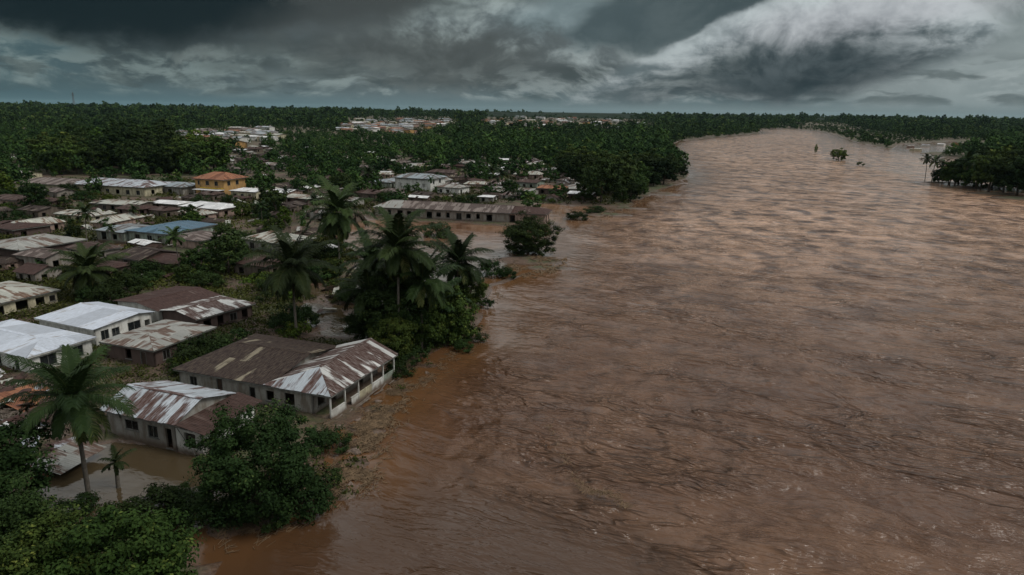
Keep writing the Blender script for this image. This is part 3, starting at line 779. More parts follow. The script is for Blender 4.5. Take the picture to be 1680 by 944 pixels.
# the large house on the bank
def h6x(root, rg):
    # veranda: floor, posts, balustrades, steps along the river side
    mb = MB(); mb.box2((-.1, -2.2, -.6), (12.6, -.1, .28)); mb.build('veranda_floor', M['wall_block'], root)
    for x in (.0, 2.5, 5.0, 7.6, 10.0, 12.4):
        p = MB(); p.box2((x - .07, -2.12, .28), (x + .07, -1.98, 2.8)); p.build('post', M['trim_white'], root)
    for i, (a, b_, w) in enumerate(((.1, 2.4, 'wall_white'), (3.6, 4.9, 'wall_white'), (5.1, 7.5, 'wall_cream'), (7.7, 9.9, 'wall_white'), (10.1, 12.3, 'wall_green'))):
        r_ = MB(); r_.box2((a, -2.11, .29), (b_, -2.02, 1.05 - .08 * (i % 2))); r_.box2((a, -2.14, 1.06), (b_, -1.99, 1.12)); r_.build('balustrade', M[w], root)
    r_ = MB()
    for i in range(16):
        x = rg.uniform(0, 12.4); r_.box((x, -2.3 - rg.random() * .5, .05 + rg.random() * .2), (rg.uniform(.8, 2.4), .12, .06), (math.cos(rg.uniform(-.3, .3)), math.sin(rg.uniform(-.3, .3)), .1))
    r_.build('floor_edge_boards', M['trim_white'], root)
    # loose bright sheets lying on the big slope
B('house', 'large L shaped bank house with rust and silver striped roof and river veranda', 'house',
  (-19.6, 63.7), 70, 12.2, 17.0, 2.85, 'wall_grey',
  [(0, 12.2, -2.0, 5.2, 2.85, 1.45, 'e', .44, 3.3, 0.0, 'roof_patch', {'s1': .2, 'rows': 1, 'alt': ('roof_zinc', (2,))}),
   (0, 12.2, 5.6, 17.0, 2.85, 1.05, 'n', .55, 0, 2.5, 'roof_bank', {'t0': -.2})],
  [('f', 13.6, 1.2, .9, 1.3, 'open'), ('f', 11.3, 1.0, 1.0, 1.1, 'open'), ('f', 9.2, .8, .9, 1.3, 'shutter'), ('f', 5.0, .8, .6, 1.9, 'door'), ('f', 1.4, 1.0, .9, 1.3, 'shutter'),
   ('r', .8, 1.2, .9, 1.3, 'open'), ('r', 3.0, 1.0, .3, 2.1, 'open'), ('r', 5.6, 1.3, .9, 1.3, 'shutter'), ('r', 8.2, 1.0, .3, 2.1, 'open'), ('r', 10.3, 1.2, .9, 1.3, 'open')],
  z=.0, rows=2, oh=.45, seed=9, miss=.006, extra=h6x, sheet=.8)
# the silver roofed house by the palm, with its maroon lean-to
def h7x(root, rg):
    mb = MB()
    roof_plane(mb, [(-.3, -3.6, 2.35), (7.6, -3.2, 2.35), (7.6, -.35, 2.83), (3.4, -.55, 4.0), (-.45, -.45, 2.80)], rg, 0, .9, 2)
    mb.build('lean_to_roof', M['roof_maroon'], root)
    mb = MB(); wall_run(mb, (0, -2.9), (6.8, -2.9), 2.3, [(1.0, .9, .3, 1.9), (3.6, 1.2, .9, 1.1)]); wall_run(mb, (0, -.02), (0, -2.9), 2.3, [(.9, 1.3, .6, 1.5)])
    mb.build('lean_to_wall', M['wall_white'], root)
    mb = MB(); mb.tube([(-.35, -.5, 2.7), (-.1, -2.4, -.2)], [.04, .04], 5); mb.build('prop_pole', M['frame'], root)
B('house', 'silver gable roofed house with a dark maroon lean-to, beside the near palm', 'house',
  (-29.7, 56.3), 70, 7.0, 8.2, 2.8, 'wall_grey', [(0, 7.0, 0, 8.2, 2.8, 1.25, 'n', .43, 0, 0, 'roof_zinc')],
  [('f', 4.9, 1.2, .9, 1.2, 'glass'), ('f', 2.2, 1.6, 1.2, 1.0, 'shutter'), ('f', 7.0, .7, .2, 1.9, 'open')], z=0, rows=1, oh=.4, seed=10, extra=h7x, sheet=.7)
# middle distance at the left
B('house', 'house with a wide grey tin roof and dark walls at the left edge', 'house',
  (-94.0, 129.5), 66, 12.5, 13, 3.0, 'wall_brown', [(0, 12.5, 0, 13, 3.0, .9, 'e', .5, 4, 4, 'roof_grey')],
  [('r', 1.5, 1.6, .9, 1.3, 'open'), ('r', 5, 1.4, .9, 1.3, 'open'), ('r', 9, 1.4, .9, 1.3, 'open'), ('f', 3, 1.5, .9, 1.3, 'open')], z=0, oh=.6, seed=11)
B('house', 'house with a blue painted tin roof and pale green walls', 'house',
  (-75.6, 148.6), 70, 14.5, 11.0, 2.9, 'wall_green', [(0, 14.5, 0, 11.0, 2.9, .9, 'e', .5, 3, 3, 'roof_blue')],
  [('r', 1.5, 1.3, .8, 1.4, 'glass'), ('r', 4.2, 1.3, .8, 1.4, 'glass'), ('r', 8, 1.4, .8, 1.4, 'open'), ('f', 2.0, 1.4, .8, 1.4, 'shutter'), ('f', 5.5, 1.4, .8, 1.4, 'glass'), ('f', 8.5, 1.2, .1, 2.2, 'door')], z=.15, oh=.5, seed=12)
B('house', 'low grey roofed annex on the left side of the house with the blue roof', 'house',
  (-86.5, 151.5), 68, 9.0, 8.5, 2.6, 'wall_green', [(0, 9.0, 0, 8.5, 2.6, .6, 'n', .5, 0, 2, 'roof_bluegrey')],
  [('f', 1.5, 1.6, .5, 1.7, 'open'), ('f', 5.0, 1.4, .8, 1.2, 'open')], z=.1, oh=.5, seed=13)
B('house', 'house with a dark brown fibre sheet roof, right of the blue roof', 'house',
  (-66.0, 143.5), 66, 9, 9.5, 2.5, 'wall_pink', [(0, 9, 0, 9.5, 2.5, .7, 'e', .5, 3, 3, 'roof_brown')], [('r', 1.5, 1.4, .8, 1.2, 'open'), ('r', 5.5, 1.2, .8, 1.2, 'open')], z=.1, oh=.5, seed=14)
B('house', 'small house with bleached greenish hipped roof behind the crown of the middle palm', 'house',
  (-47.2, 139.5), 60, 8.5, 11.5, 2.9, 'wall_grey', [(0, 8.5, 0, 11.5, 2.9, 1.3, 'n', .5, 3.8, 3.8, 'roof_pale')],
  [('f', 1.5, 1.4, .9, 1.3, 'shutter'), ('f', 5.0, 1.4, .9, 1.3, 'open'), ('r', 2.0, 1.4, .9, 1.3, 'open')], z=.1, oh=.6, seed=15)
def ladder_posts(root, rg): pass
# two long buildings end to end before the dark wood
wins = [('f', 2.5 + i * 4.2, 1.5, 1.0, 1.4, ('glass', 'open', 'shutter')[i % 3]) for i in range(7)]
B('long_building', 'long cream walled building with a weathered silver roof, before the dark clump of tall trees', 'building',
  G(238, 327), 74, 15, 31, 3.6, 'wall_cream', [(0, 15, 0, 31, 3.6, 1.5, 'n', .5, 5, 6, 'roof_zinc')], wins + [('r', 3, 1.5, 1, 1.4, 'open'), ('r', 8, 1.5, 1, 1.4, 'open')], oh=.8, seed=16, sheet=1.8)
B('long_building', 'long brownish roofed building with cream walls, left end of the pair before the dark trees', 'building',
  G(112, 322), 77, 14, 22, 3.4, 'wall_cream', [(0, 14, 0, 22, 3.4, 1.4, 'n', .5, 4, 5, 'roof_brown')], wins[:5], oh=.8, seed=17, sheet=1.8)
B('building', 'grey annex with blue grey roof at the right end of the long building', 'building',
  G(300, 324), 72, 10, 12, 3.2, 'wall_grey', [(0, 10, 0, 12, 3.2, 1.1, 'n', .5, 3, 3, 'roof_bluegrey')], [('f', 2, 1.6, .3, 2.2, 'open'), ('f', 6, 1.6, .9, 1.4, 'open')], oh=.7, seed=18)
def h12x(root, rg):
    mb = MB(); mb.box2((-3.2, -.5, 2.5), (-.05, 10.5, 2.62)); mb.build('canopy', M['roof_bright'], root)
    mb = MB(); mb.box2((-.12, 0, 2.7), (-.02, 10, 3.1)); mb.build('band', M['trim_yellow'], root)
    for y in (.2, 3.4, 6.6, 9.8):
        mb = MB(); mb.box2((-3.05, y - .1, -.5), (-2.85, y + .1, 2.5)); mb.build('post', M['trim_white'], root)
B('two_storey_house', 'orange two storey house with red brown hipped roof and a pale canopy at its front', 'house',
  G(368, 326), 70, 11, 12, 6.0, 'wall_orange', [(0, 11, 0, 12, 6.0, 2.0, 'n', .5, 4.5, 4.5, 'roof_red')],
  [('f', 1.2, 1.4, 3.9, 1.4, 'glass'), ('f', 4.6, 1.4, 3.9, 1.4, 'glass'), ('f', 8.4, 1.4, 3.9, 1.4, 'glass'), ('f', 2, 1.3, .2, 2.0, 'open'), ('f', 6, 1.5, .8, 1.3, 'glass'), ('r', 2, 1.4, 3.9, 1.4, 'glass'), ('r', 6, 1.4, 3.9, 1.4, 'glass'), ('r', 4, 1.4, .9, 1.3, 'glass')],
  oh=.9, seed=19, extra=h12x)
B('house', 'house with a torn chalk white roof above pinkish walls, behind the blue roof', 'house',
  G(360, 362), 66, 9.0, 14, 2.8, 'wall_pink', [(0, 9, 0, 14, 2.8, 1.0, 'n', .5, 2, 3, 'roof_bright')], [('f', 1.2 + i * 3, 1.3, .8, 1.3, 'open') for i in range(4)] + [('r', 2, 1.2, .9, 1.2, 'open'), ('r', 5.5, 1.2, .9, 1.2, 'open')], oh=.6, seed=20, miss=.02, rows=2)
# the barrack along the flooded yard
bp = [G(621, 357.5), G(835, 368.5)]
ang = math.degrees(math.atan2(bp[0][1] - bp[1][1], bp[0][0] - bp[1][0]))
Lb = math.hypot(bp[0][0] - bp[1][0], bp[0][1] - bp[1][1])
hb = [('f', 1.0 + i * 2.9, (1.3, 1.0, 1.6)[i % 3], (1.0, .9, .5)[i % 3], (1.2, 1.4, 1.8)[i % 3], 'open' if i % 4 else 'shutter') for i in range(int(Lb / 2.9) - 1)]
def h15x(root, rg):
    mb = MB()
    for i in range(30):
        y = rg.uniform(0, Lb); mb.box((-.5 - rg.random() * .5, y, .05), (rg.uniform(.3, .8), rg.uniform(.6, 2.2), rg.uniform(.25, .5)))
    mb.build('plinth', M['stone'], root)
B('barrack_building', 'long low barrack with a faded brown sheet roof facing the flooded yard', 'building',
  bp[1], ang - 90, 9.0, Lb + 1, 3.0, 'wall_block',
  [(0, 9, 0, 15, 3.0, 1.5, 'n', .5, 0, 0, 'roof_brown', {'t1': -.3}), (0, 9, 15.2, 31, 3.05, 1.55, 'n', .5, 0, 0, 'roof_brown', {'t0': .3, 't1': -.3}), (0, 9, 31.4, Lb + 1, 2.95, 1.6, 'n', .5, 0, 4, 'roof_grey', {'t0': .3})],
  hb, z=.15, oh=.6, seed=21, sheet=1.0, rows=2, extra=h15x, fascia=True)
B('house', 'pinkish walled hut with a dark brown roof at the river end of the barrack', 'house',
  G(893, 371), ang - 90, 8.6, 10.8, 3.1, 'wall_pink', [(0, 8.6, 0, 10.8, 3.1, 1.2, 'n', .5, 3, 0, 'roof_rust')], [('f', 1.2, 1.4, .3, 2.1, 'open'), ('f', 5, 1.2, .9, 1.2, 'open'), ('r', 2, 1.5, .3, 2.2, 'open'), ('r', 5.5, 1.2, .9, 1.3, 'open')], z=.1, oh=.6, seed=22)
B('two_storey_house', 'two storey off-white building with a silver roof above the barrack', 'house',
  G(706, 318), 68, 12, 15, 5.2, 'wall_white', [(0, 12, 0, 15, 5.2, 1.3, 'n', .5, 4, 4, 'roof_bluegrey')],
  [('f', 1.5 + i * 3.4, 1.3, 3.2, 1.3, 'open') for i in range(4)] + [('f', 1.5 + i * 3.4, 1.3, .6, 1.4, 'shutter') for i in range(4)] + [('r', 2, 1.4, 3.2, 1.3, 'open'), ('r', 7, 1.4, 3.2, 1.3, 'open'), ('r', 4, 1.4, .6, 1.6, 'open')], oh=.8, seed=23)
# single low houses that read one by one
solo = [
 ('house', 'hut with a sagging rust brown hipped roof in the rubble left of the shrubs', (232, 448), 64, 8, 9, 2.3, 'wall_wood', 'roof_dark', 1.1),
 ('house', 'hut with a mauve brown tin roof right of the wide grey roof', (150, 432), 60, 6, 8, 2.2, 'wall_block', 'roof_maroon', .6),
 ('house', 'small pale roofed hut left of the tall far palm, with a bright white sheet roof', (472, 330), 66, 8, 9, 2.5, 'wall_pink', 'roof_bright', .7),
 ('house', 'brown hut with pale roof edge beside the tall far palm', (505, 341), 66, 8, 9, 2.5, 'wall_brown', 'roof_pale', .7),
 ('house', 'cream hut with white roof just right of the orange house', (420, 330), 70, 8, 10, 2.8, 'wall_cream', 'roof_bright', .7),
 ('house', 'hut with a light grey roof on the right side of the two storey white building', (752, 322), 66, 8, 9, 2.7, 'wall_white', 'roof_grey', .8),
 ('house', 'hut with a mauve roof behind the two storey white building', (745, 297), 70, 8, 13, 3, 'wall_pink', 'roof_maroon', 1.0),
 ('house', 'low hut with a blue grey roof left of the two storey white building', (640, 312), 66, 9, 9, 2.7, 'wall_green', 'roof_bluegrey', .8),
 ('house', 'small white roofed shed standing behind the barrack roof', (808, 336), 70, 4, 5, 2.2, 'wall_grey', 'roof_bright', .4),
 ('house', 'reddish roofed hut at the foot of the riverside wood', (925, 324), 66, 8, 10, 2.6, 'wall_brown', 'roof_red', .8),
 ('house', 'green walled hut under a dark roof among the shacks near the riverside wood', (880, 312), 66, 8, 10, 2.6, 'wall_green', 'roof_rust', .8),
 ('house', 'hut with a flat bleached yellow green roof left of the blue roof', (150, 372), 70, 7, 12, 2.3, 'wall_cream', 'roof_pale', .5),
 ('house', 'long low hut with pale torn roof in front of the long cream building', (225, 352), 72, 8, 16, 2.4, 'wall_wood', 'roof_pale', .6),
 ('house', 'low hut with chalky roof before the grey annex', (292, 350), 72, 6, 9, 2.3, 'wall_wood', 'roof_bright', .5),
 ('house', 'hut with rose grey roof at the left edge before the brown roofed long building', (30, 345), 70, 9, 13, 2.6, 'wall_pink', 'roof_maroon', .8),
 ('house', 'hut with brown roof at the left edge behind the wide grey roof', (25, 398), 66, 8, 10, 2.6, 'wall_brown', 'roof_rust', .7),
 ('house', 'hut with a pale roof at the far left before the green trees', (35, 300), 70, 9, 14, 2.8, 'wall_cream', 'roof_grey', .9)]
for i, (nm, lb, p, a, l_, w_, h_, wl, rf, rise) in enumerate(solo):
    n_ = max(1, int(w_ / 3.2))
    B(nm, lb, 'house', G(*p), a + (i * 7 % 5 - 2), l_, w_, h_, wl, [(0, l_, 0, w_, h_, rise, 'n' if w_ > l_ else 'e', .5, (0, 2.5)[i % 2], (2.5, 0)[i % 2], rf)],
      [('f', 1 + j * 3.0, 1.2, .7, 1.2, ('open', 'shutter')[j % 2]) for j in range(n_)] + [('r', 1.5, 1.2, .7, 1.2, 'open')], oh=.5, seed=40 + i, rows=2, miss=.015)
# ------------------------------------------------------------ plants
R8 = np.random.RandomState
def unit(v): return v / (np.linalg.norm(v, axis=-1, keepdims=True) + 1e-9)
def leaf_quads(C, Nn, size, rs, aspect=.6, jag=.25):
    """one bent leaf-like rhombus per centre C, facing roughly Nn"""
    n = len(C); Nn = unit(Nn + rs.normal(0, .45, (n, 3)))
    a = unit(np.cross(Nn, rs.normal(0, 1, (n, 3)))); b_ = np.cross(Nn, a)
    s = size * (.6 + .8 * rs.rand(n, 1)); w = s * aspect
    j = lambda: 1 + jag * (rs.rand(n, 1) - .5) * 2
    V = np.stack([C - a * s * j(), C - b_ * w * j() + Nn * s * .18, C + a * s * j(), C + b_ * w * j() + Nn * s * .18], 1)
    return V.reshape(-1, 3)
def crown_pts(rs, R, Hc, nclump, per, zc, flat=.55, low=-.55, cr=(.20, .36)):
    """leaf centres + normals + tones for a crown: R radius, Hc half height, zc centre height"""
    Cs, Ns, Ts, cl = [], [], [], []
    lob = rs.normal(0, 1, (5, 3))
    while len(cl) < nclump:
        d = unit(rs.normal(0, 1, 3)); 
        if d[2] < low: continue
        rr = rs.uniform(.35, 1.0) ** .6
        wob = 1 + .22 * np.sin(lob[0, 0] * 3 + d[0] * 4 + lob[0, 1]) * np.cos(lob[1, 0] * 2 + d[1] * 4) + .12 * np.sin(d[2] * 7 + lob[2, 0])
        c = d * np.array([R, R, Hc]) * rr * wob; cl.append((c, d, rr))
    for c, d, rr in cl:
        rad = R * rs.uniform(*cr) * (1.15 - .3 * rr); tone = rs.rand()
        q = unit(rs.normal(0, 1, (per, 3)) + np.array([0, 0, .30]) + d * .35); ra = rad * np.abs(rs.normal(.72, .34, (per, 1)))
        ax = unit(rs.normal(0, 1, 3) + d * .8); st_ = rs.uniform(-.1, .9)
        P = q * ra * np.array([1, 1, flat + .15]); P = c + P + ax * (P @ ax)[:, None] * st_ 
        P = P + np.array([0, 0, zc]); Cs.append(P); Ns.append(q * np.array([1, 1, 1.0]) + np.array([0, 0, .5]))
        Ts.append(np.clip(tone * .55 + rs.rand(per) * .45 + .12 * q[:, 2], 0, 1))
    return np.concatenate(Cs), np.concatenate(Ns), np.concatenate(Ts), cl
def tree_meshes(name, seed, Ht, R, nclump, per, leaf, mat, trunk_r=.25, crown_lo=.35, low=-.55, lean=0.0, cr=(.20, .36), limbs=7, bark='bark'):
    rs = R8(seed); rg = random.Random(seed)
    Hc = Ht * (1 - crown_lo) / 2; zc = Ht - Hc
    C, Nn, T, cl = crown_pts(rs, R, Hc, nclump, per, zc, low=low, cr=cr)
    crown = quad_mesh(name + '_crown', leaf_quads(C, Nn, leaf, rs), T, M[mat])
    mb = MB(); zt = zc - Hc * .15
    pts = [(0, 0, -1.0), (rg.uniform(-.1, .1), rg.uniform(-.1, .1), Ht * .12), (rg.uniform(-.2, .2), rg.uniform(-.2, .2), zt * .6), (rg.uniform(-.3, .3), rg.uniform(-.3, .3), zt)]
    mb.tube(pts, [trunk_r * 1.35, trunk_r, trunk_r * .8, trunk_r * .45], 8)
    for i in range(limbs):
        c = cl[rg.randrange(len(cl))][0]; e = Vector(c) * .85 + Vector((0, 0, zc)); s = Vector(pts[2]).lerp(Vector(pts[3]), rg.random())
        mid = s.lerp(e, .5) + Vector((0, 0, -.1 * R)) * 1.0
        mb.tube([s, mid, e], [trunk_r * .45, trunk_r * .28, trunk_r * .1], 5)
    return mb.mesh(name + '_trunk', M[bark], True), crown
def palm_meshes(name, seed, Ht, FL, nfr, nleaf, lw, lean=(.3, .1), mat='leaf_palm', droop=1.0, upright=0.0):
    rs = R8(seed); rg = random.Random(seed)
    mb = MB(); K = 12; pts = []; rad = []
    for i in range(K + 1):
        t = i / K; pts.append((lean[0] * t * t * Ht * .25, lean[1] * t * t * Ht * .25, -1 + (Ht + 1) * t)); rad.append((.20 - .08 * t + .06 * (t < .08)) * (1 + .06 * (i % 2)))
    mb.tube(pts, rad, 8); trunk = mb.mesh(name + '_trunk', M['palm_bark'], True)
    top = np.array(pts[-1]); V = []; T = []
    for f in range(nfr):
        az_ = f * 2.399 + rs.uniform(-.25, .25); age = (f + .5) / nfr      # 0 young and upright, 1 old and hanging
        el0 = math.radians(82 - 105 * age ** .9 * droop + upright); L = FL * rs.uniform(.85, 1.08) * (.75 + .35 * math.sin(PI * min(1, age + .25)))
        bend = math.radians(55 + 45 * rs.rand()) * (.6 + .5 * age)
        p = top.copy(); seg = 14; pr = [p.copy()]; dirs = []
        for i in range(seg):
            e = el0 - bend * (i / seg) ** 1.3
            d = np.array([math.cos(az_) * math.cos(e), math.sin(az_) * math.cos(e), math.sin(e)]); p = p + d * L / seg; pr.append(p.copy()); dirs.append(d)
        pr = np.array(pr); dirs.append(dirs[-1]); dirs = np.array(dirs)
        side = np.array([-math.sin(az_), math.cos(az_), 0]); tone = rs.rand() * .45 + .2 + (.35 if age > .75 else 0) + (.1 if age < .15 else 0)
        # rachis as a narrow strip
        for i in range(seg):
            w = .05 * (1 - i / seg) + .012; up = np.cross(side, dirs[i])
            V += [pr[i] - side * w, pr[i] + side * w, pr[i + 1] + side * w * .8, pr[i + 1] - side * w * .8]; T.append(min(1, tone + .45))
        for s in (-1, 1):
            for j in range(nleaf):
                t = .10 + .90 * (j + rs.rand() * .6) / nleaf; x = t * seg; i = min(seg - 1, int(x)); c = pr[i] + (pr[i + 1] - pr[i]) * (x - i); d = dirs[i]
                up = np.cross(side, d) * 1.0; up = up if up[2] > 0 else -up
                ll = L * .27 * math.sin(PI * (.12 + .80 * t)) ** .6 * rs.uniform(.8, 1.15)
                dr = .35 + .75 * age * rs.rand() + .25 * rs.rand()
                o = unit(side * s * (1 - .25 * t) + d * (.45 + .5 * t) + up * .18); o2 = unit(o + np.array([0, 0, -dr * 1.5]))
                m1 = c + o * ll * .5; m2 = m1 + o2 * ll * .55; ww = unit(np.cross(o, up) + rs.normal(0, .15, 3)) * lw * 1.02
                V += [c - ww * .7, c + ww * .7, m1 + ww, m1 - ww]; V += [m1 - ww, m1 + ww, m2 + ww * .25, m2 - ww * .25]
                tt = np.clip(tone + rs.uniform(-.15, .15), 0, 1); T += [tt, tt]
    crown = quad_mesh(name + '_crown', np.array(V), np.array(T), M[mat])
    return trunk, crown
def plant(name, meshes, x, y, rz, sc, label, cat, group=None, z=None, parts=('trunk', 'crown'), sz=None):
    o = empty(name, (x, y, (gz(x, y) if z is None else z) - .1), rz); o.scale = (sc, sc, sc * (sz or 1)); tag(o, label, cat, group)
    for p, me in zip(parts, meshes): link(p, me, o)
    return o
rgp = random.Random(5)
# near palms
def near_palm(p, crown_py, seed, FL, nfr, label, lean=(.3, .1), nleaf=46, lw=.045, droop=1.0, z=0.0, crown_px=None, upright=0):
    x, y = G(*p)
    # height from where the crown stands in the picture
    lo, hi = 2., 25.
    for _ in range(40):
        mid = (lo + hi) / 2
        if proj(x, y, mid)[1] > crown_py: lo = mid
        else: hi = mid
    return plant('coconut_palm', palm_meshes('palm', seed, lo, FL, nfr, nleaf, lw, lean, droop=droop, upright=upright), x, y, 0, 1, label, 'palm tree', 'coconut palms', z=0)
near_palm((146, 815), 655, 11, 5.0, 32, 'coconut palm with yellowing lower fronds standing in the pond before the silver roofed house', (-.1, .1), 50, .042, 1.12)
near_palm((487, 556), 440, 12, 6.3, 34, 'tall coconut palm with hanging fronds behind the large bank house', (-.05, 0), 44, .06, 1.2)
near_palm((557, 432), 350, 13, 7.8, 32, 'tall dark palm left of the barrack, its crown against the far houses', (0, .1), 34, .11, 1.25)
near_palm((655, 588), 408, 14, 5.6, 38, 'tallest ragged palm in the middle of the thicket at the water edge', (.05, .1), 40, .07, 1.3)
near_palm((692, 578), 462, 19, 5.0, 30, 'palm right of the tallest one in the thicket, a little lower', (.1, .1), 36, .07, 1.25)
near_palm((612, 572), 478, 20, 4.8, 30, 'low drooping palm at the left foot of the thicket', (-.1, .1), 36, .07, 1.3)
near_palm((722, 560), 500, 24, 4.2, 26, 'shortest palm of the thicket, above the bright bushy tree', (.1, .1), 34, .07, 1.2)
near_palm((655, 540), 440, 25, 5.2, 30, 'palm half hidden behind the tallest palm of the thicket', (.1, .1), 34, .07, 1.2)
near_palm((750, 505), 432, 15, 5.8, 30, 'wide spreading palm over the bank right of the thicket', (.1, .1), 40, .07, 1.05)
near_palm((150, 495), 445, 16, 5.6, 32, 'squat palm among the huts left, above the cream house', (0, .1), 40, .07, 1.15)
near_palm((194, 800), 757, 17, 1.5, 12, 'small drooping young palm in the pond right of the near palm', (.1, 0), 20, .04, 1.1)
near_palm((618, 520), 432, 18, 5.4, 30, 'palm with thin dark fronds at the left side of the thicket', (-.2, 0), 40, .07, 1.25)
# near broadleaf trees
big1 = tree_meshes('round_tree', 21, 9.4, 5.0, 190, 200, .135, 'leaf_dark', .3, .02, -.9, cr=(.10, .24))
big2 = tree_meshes('bushy_tree', 22, 8.0, 5.0, 180, 190, .14, 'leaf_mid', .3, .08, -.85, cr=(.10, .24))
big3 = tree_meshes('thicket_tree', 23, 9.0, 4.4, 150, 150, .18, 'leaf_mid', .28, .02, -.9, cr=(.12, .26))
big4 = tree_meshes('tall_tree', 24, 14.5, 4.0, 170, 150, .20, 'leaf_dark', .3, .05, -.9, cr=(.14, .30))
def nt(ms, p, rz, s, label, sz=None, name='broadleaf_tree', cat='tree', group='broadleaf trees near the houses'):
    x, y = G(*p); return plant(name, ms, x, y, rz, s, label, cat, group, sz=sz)
nt(big1, (424, 845), 0.3, .87, 'dark round leafy tree at the water edge in front of the bank house')
nt(big2, (205, 1035), 1.3, 0.86, 'bushy yellow green tree at the bottom edge of the view')
nt(big2, (85, 1030), 3.1, 0.74, 'bushy tree at the bottom left corner, lower than its neighbour')
nt(big1, (-45, 890), 2.0, .98, 'dense dark tree rising at the left edge beside the fallen roof')
nt(big1, (25, 985), 4.0, .75, 'small dark tree below the tall one at the left edge')
nt(big3, (738, 560), 1.0, .82, 'bright green bushy tree at the right foot of the thicket')
nt(big3, (645, 592), 2.2, .62, 'dark leafy tree at the foot of the ragged palm')
nt(big3, (700, 570), 3.4, .72, 'leafy tree filling the middle of the thicket')
nt(big4, (634, 578), 2.4, .74, 'tall dark leafy tree behind the palms of the thicket')
nt(big4, (668, 575), 1.4, .70, 'narrow dark broadleaf tree between the palms of the thicket')
nt(big1, (604, 560), 4.4, .52, 'dark tree at the left foot of the thicket')
nt(big3, (772, 500), 5.4, .55, 'low bushy tree under the wide spreading palm')
nt(big1, (866, 417), 5.0, 1.12, 'dark rounded tree standing alone in the flooded yard', .86)
mid_tree = [tree_meshes('tree', 30 + i, (9, 11, 8, 13, 10)[i], (4.2, 4.6, 4.4, 5.0, 3.6)[i], 90, 42, (.34, .36, .36, .38, .34)[i], ('leaf_dark', 'leaf_mid', 'leaf_mid', 'leaf_dark', 'leaf_bright')[i], .28, (.06, .12, .04, .14, .05)[i], -.8, limbs=4, cr=(.12, .26)) for i in range(5)]
far_palm = [palm_meshes('far_palm', 40 + i, (9, 12)[i], 4.8, 16, 12, .20, (.2, .1)) for i in range(2)]
shrub = [tree_meshes('shrub', 50 + i, (1.8, 2.4, 1.4)[i], (1.7, 1.9, 2.0)[i], 16, 60, .16, ('leaf_mid', 'leaf_dark', 'leaf_bright')[i], .06, .05, -.3, limbs=3) for i in range(3)]
bigshrub = tree_meshes('bushy_shrub', 55, 3.4, 3.0, 26, 120, .16, 'leaf_dark', .1, .05, -.6, limbs=5)
# island and shoal plants
nt(mid_tree[2], (1376, 263), .4, 1.2, 'round bushy tree on the small island in the river', .8)
nt(mid_tree[4], (1338, 252), .9, .36, 'thin upright little tree left of the island bush, alone in the river', 1.9)
nt(shrub[1], (1411, 273), 0, 1.3, 'tiny shrub on the sandbar right of the island bush', name='shrub', cat='shrub', group='shrubs on the sandbar')
nt(shrub[0], (1428, 276), 0, 1.0, 'tiniest shrub at the right end of the sandbar', name='shrub', cat='shrub', group='shrubs on the sandbar')
nt(bigshrub, (718, 388), 0, 1.2, 'dark shrub standing in the orange water before the barrack', name='shrub', cat='shrub', group='shrubs in the flood')
nt(bigshrub, (808, 452), 1, .95, 'leafy shrub on the mud spit right of the spreading palm', name='shrub', cat='shrub', group='shrubs in the flood')
nt(bigshrub, (832, 456), 3, .6, 'smaller shrub at the tip of the mud spit', name='shrub', cat='shrub', group='shrubs in the flood')
nt(bigshrub, (946, 360), 3, 1.1, 'shrub on the mud bank at the river end of the barrack', .7, name='shrub', cat='shrub', group='shrubs in the flood')
nt(bigshrub, (975, 350), 5, 1.2, 'low creeping shrub further out on the mud bank by the rapids', .5, name='shrub', cat='shrub', group='shrubs in the flood')
for i, (px_, py_, s_) in enumerate(((262, 842, .8), (300, 822, .6), (330, 850, .7), (120, 838, .6), (205, 870, .7))):
    nt(bigshrub, (px_, py_), i * 1.7, s_, ('dark shrub on the muddy strip below the pond', 'small shrub at the right shore of the pond', 'shrub at the left foot of the round leafy tree', 'shrub at the foot of the near palm', 'shrub just above the bottom bushy tree')[i], .7, name='shrub', cat='shrub', group='shrubs round the pond')
# right bank grove standing in the water
for i, (px_, py_, kd, s_) in enumerate(((1528, 300, 'p', .85), (1517, 298, 'p', .66), (1545, 303, 'p', .75), (1540, 300, 2, .62), (1556, 302, 0, .75), (1566, 306, 1, .9), (1583, 309, 'p', 1.0), (1600, 311, 2, 1.1), (1622, 315, 1, 1.2), (1645, 318, 3, 1.0), (1668, 321, 0, 1.2), (1692, 324, 3, 1.1),
                                        (1610, 304, 3, 1.0), (1640, 306, 4, 1.3), (1670, 308, 3, 1.15), (1700, 312, 4, 1.3), (1585, 300, 0, 1.1), (1725, 326, 3, 1.2), (1730, 315, 1, 1.3), (1572, 303, 0, 1.0), (1597, 306, 1, .95), (1627, 309, 0, 1.2), (1655, 312, 2, 1.2), (1558, 305, 1, .7), (1685, 316, 1, 1.1))):
    x, y = G(px_, py_)
    ms = far_palm[i % 2] if kd == 'p' else mid_tree[kd]
    lab = {0: 'leftmost full palm of the drowned grove on the right bank', 1: 'short palm at the river end of the right bank grove'}.get(i, ('palm within the drowned grove on the right bank' if kd == 'p' else 'broadleaf tree within the drowned grove on the right bank'))
    plant('coconut_palm' if kd == 'p' else 'broadleaf_tree', ms, x, y, i * 1.3, s_ * 1.3, lab, 'palm tree' if kd == 'p' else 'tree', 'trees of the drowned grove on the right bank', z=0)

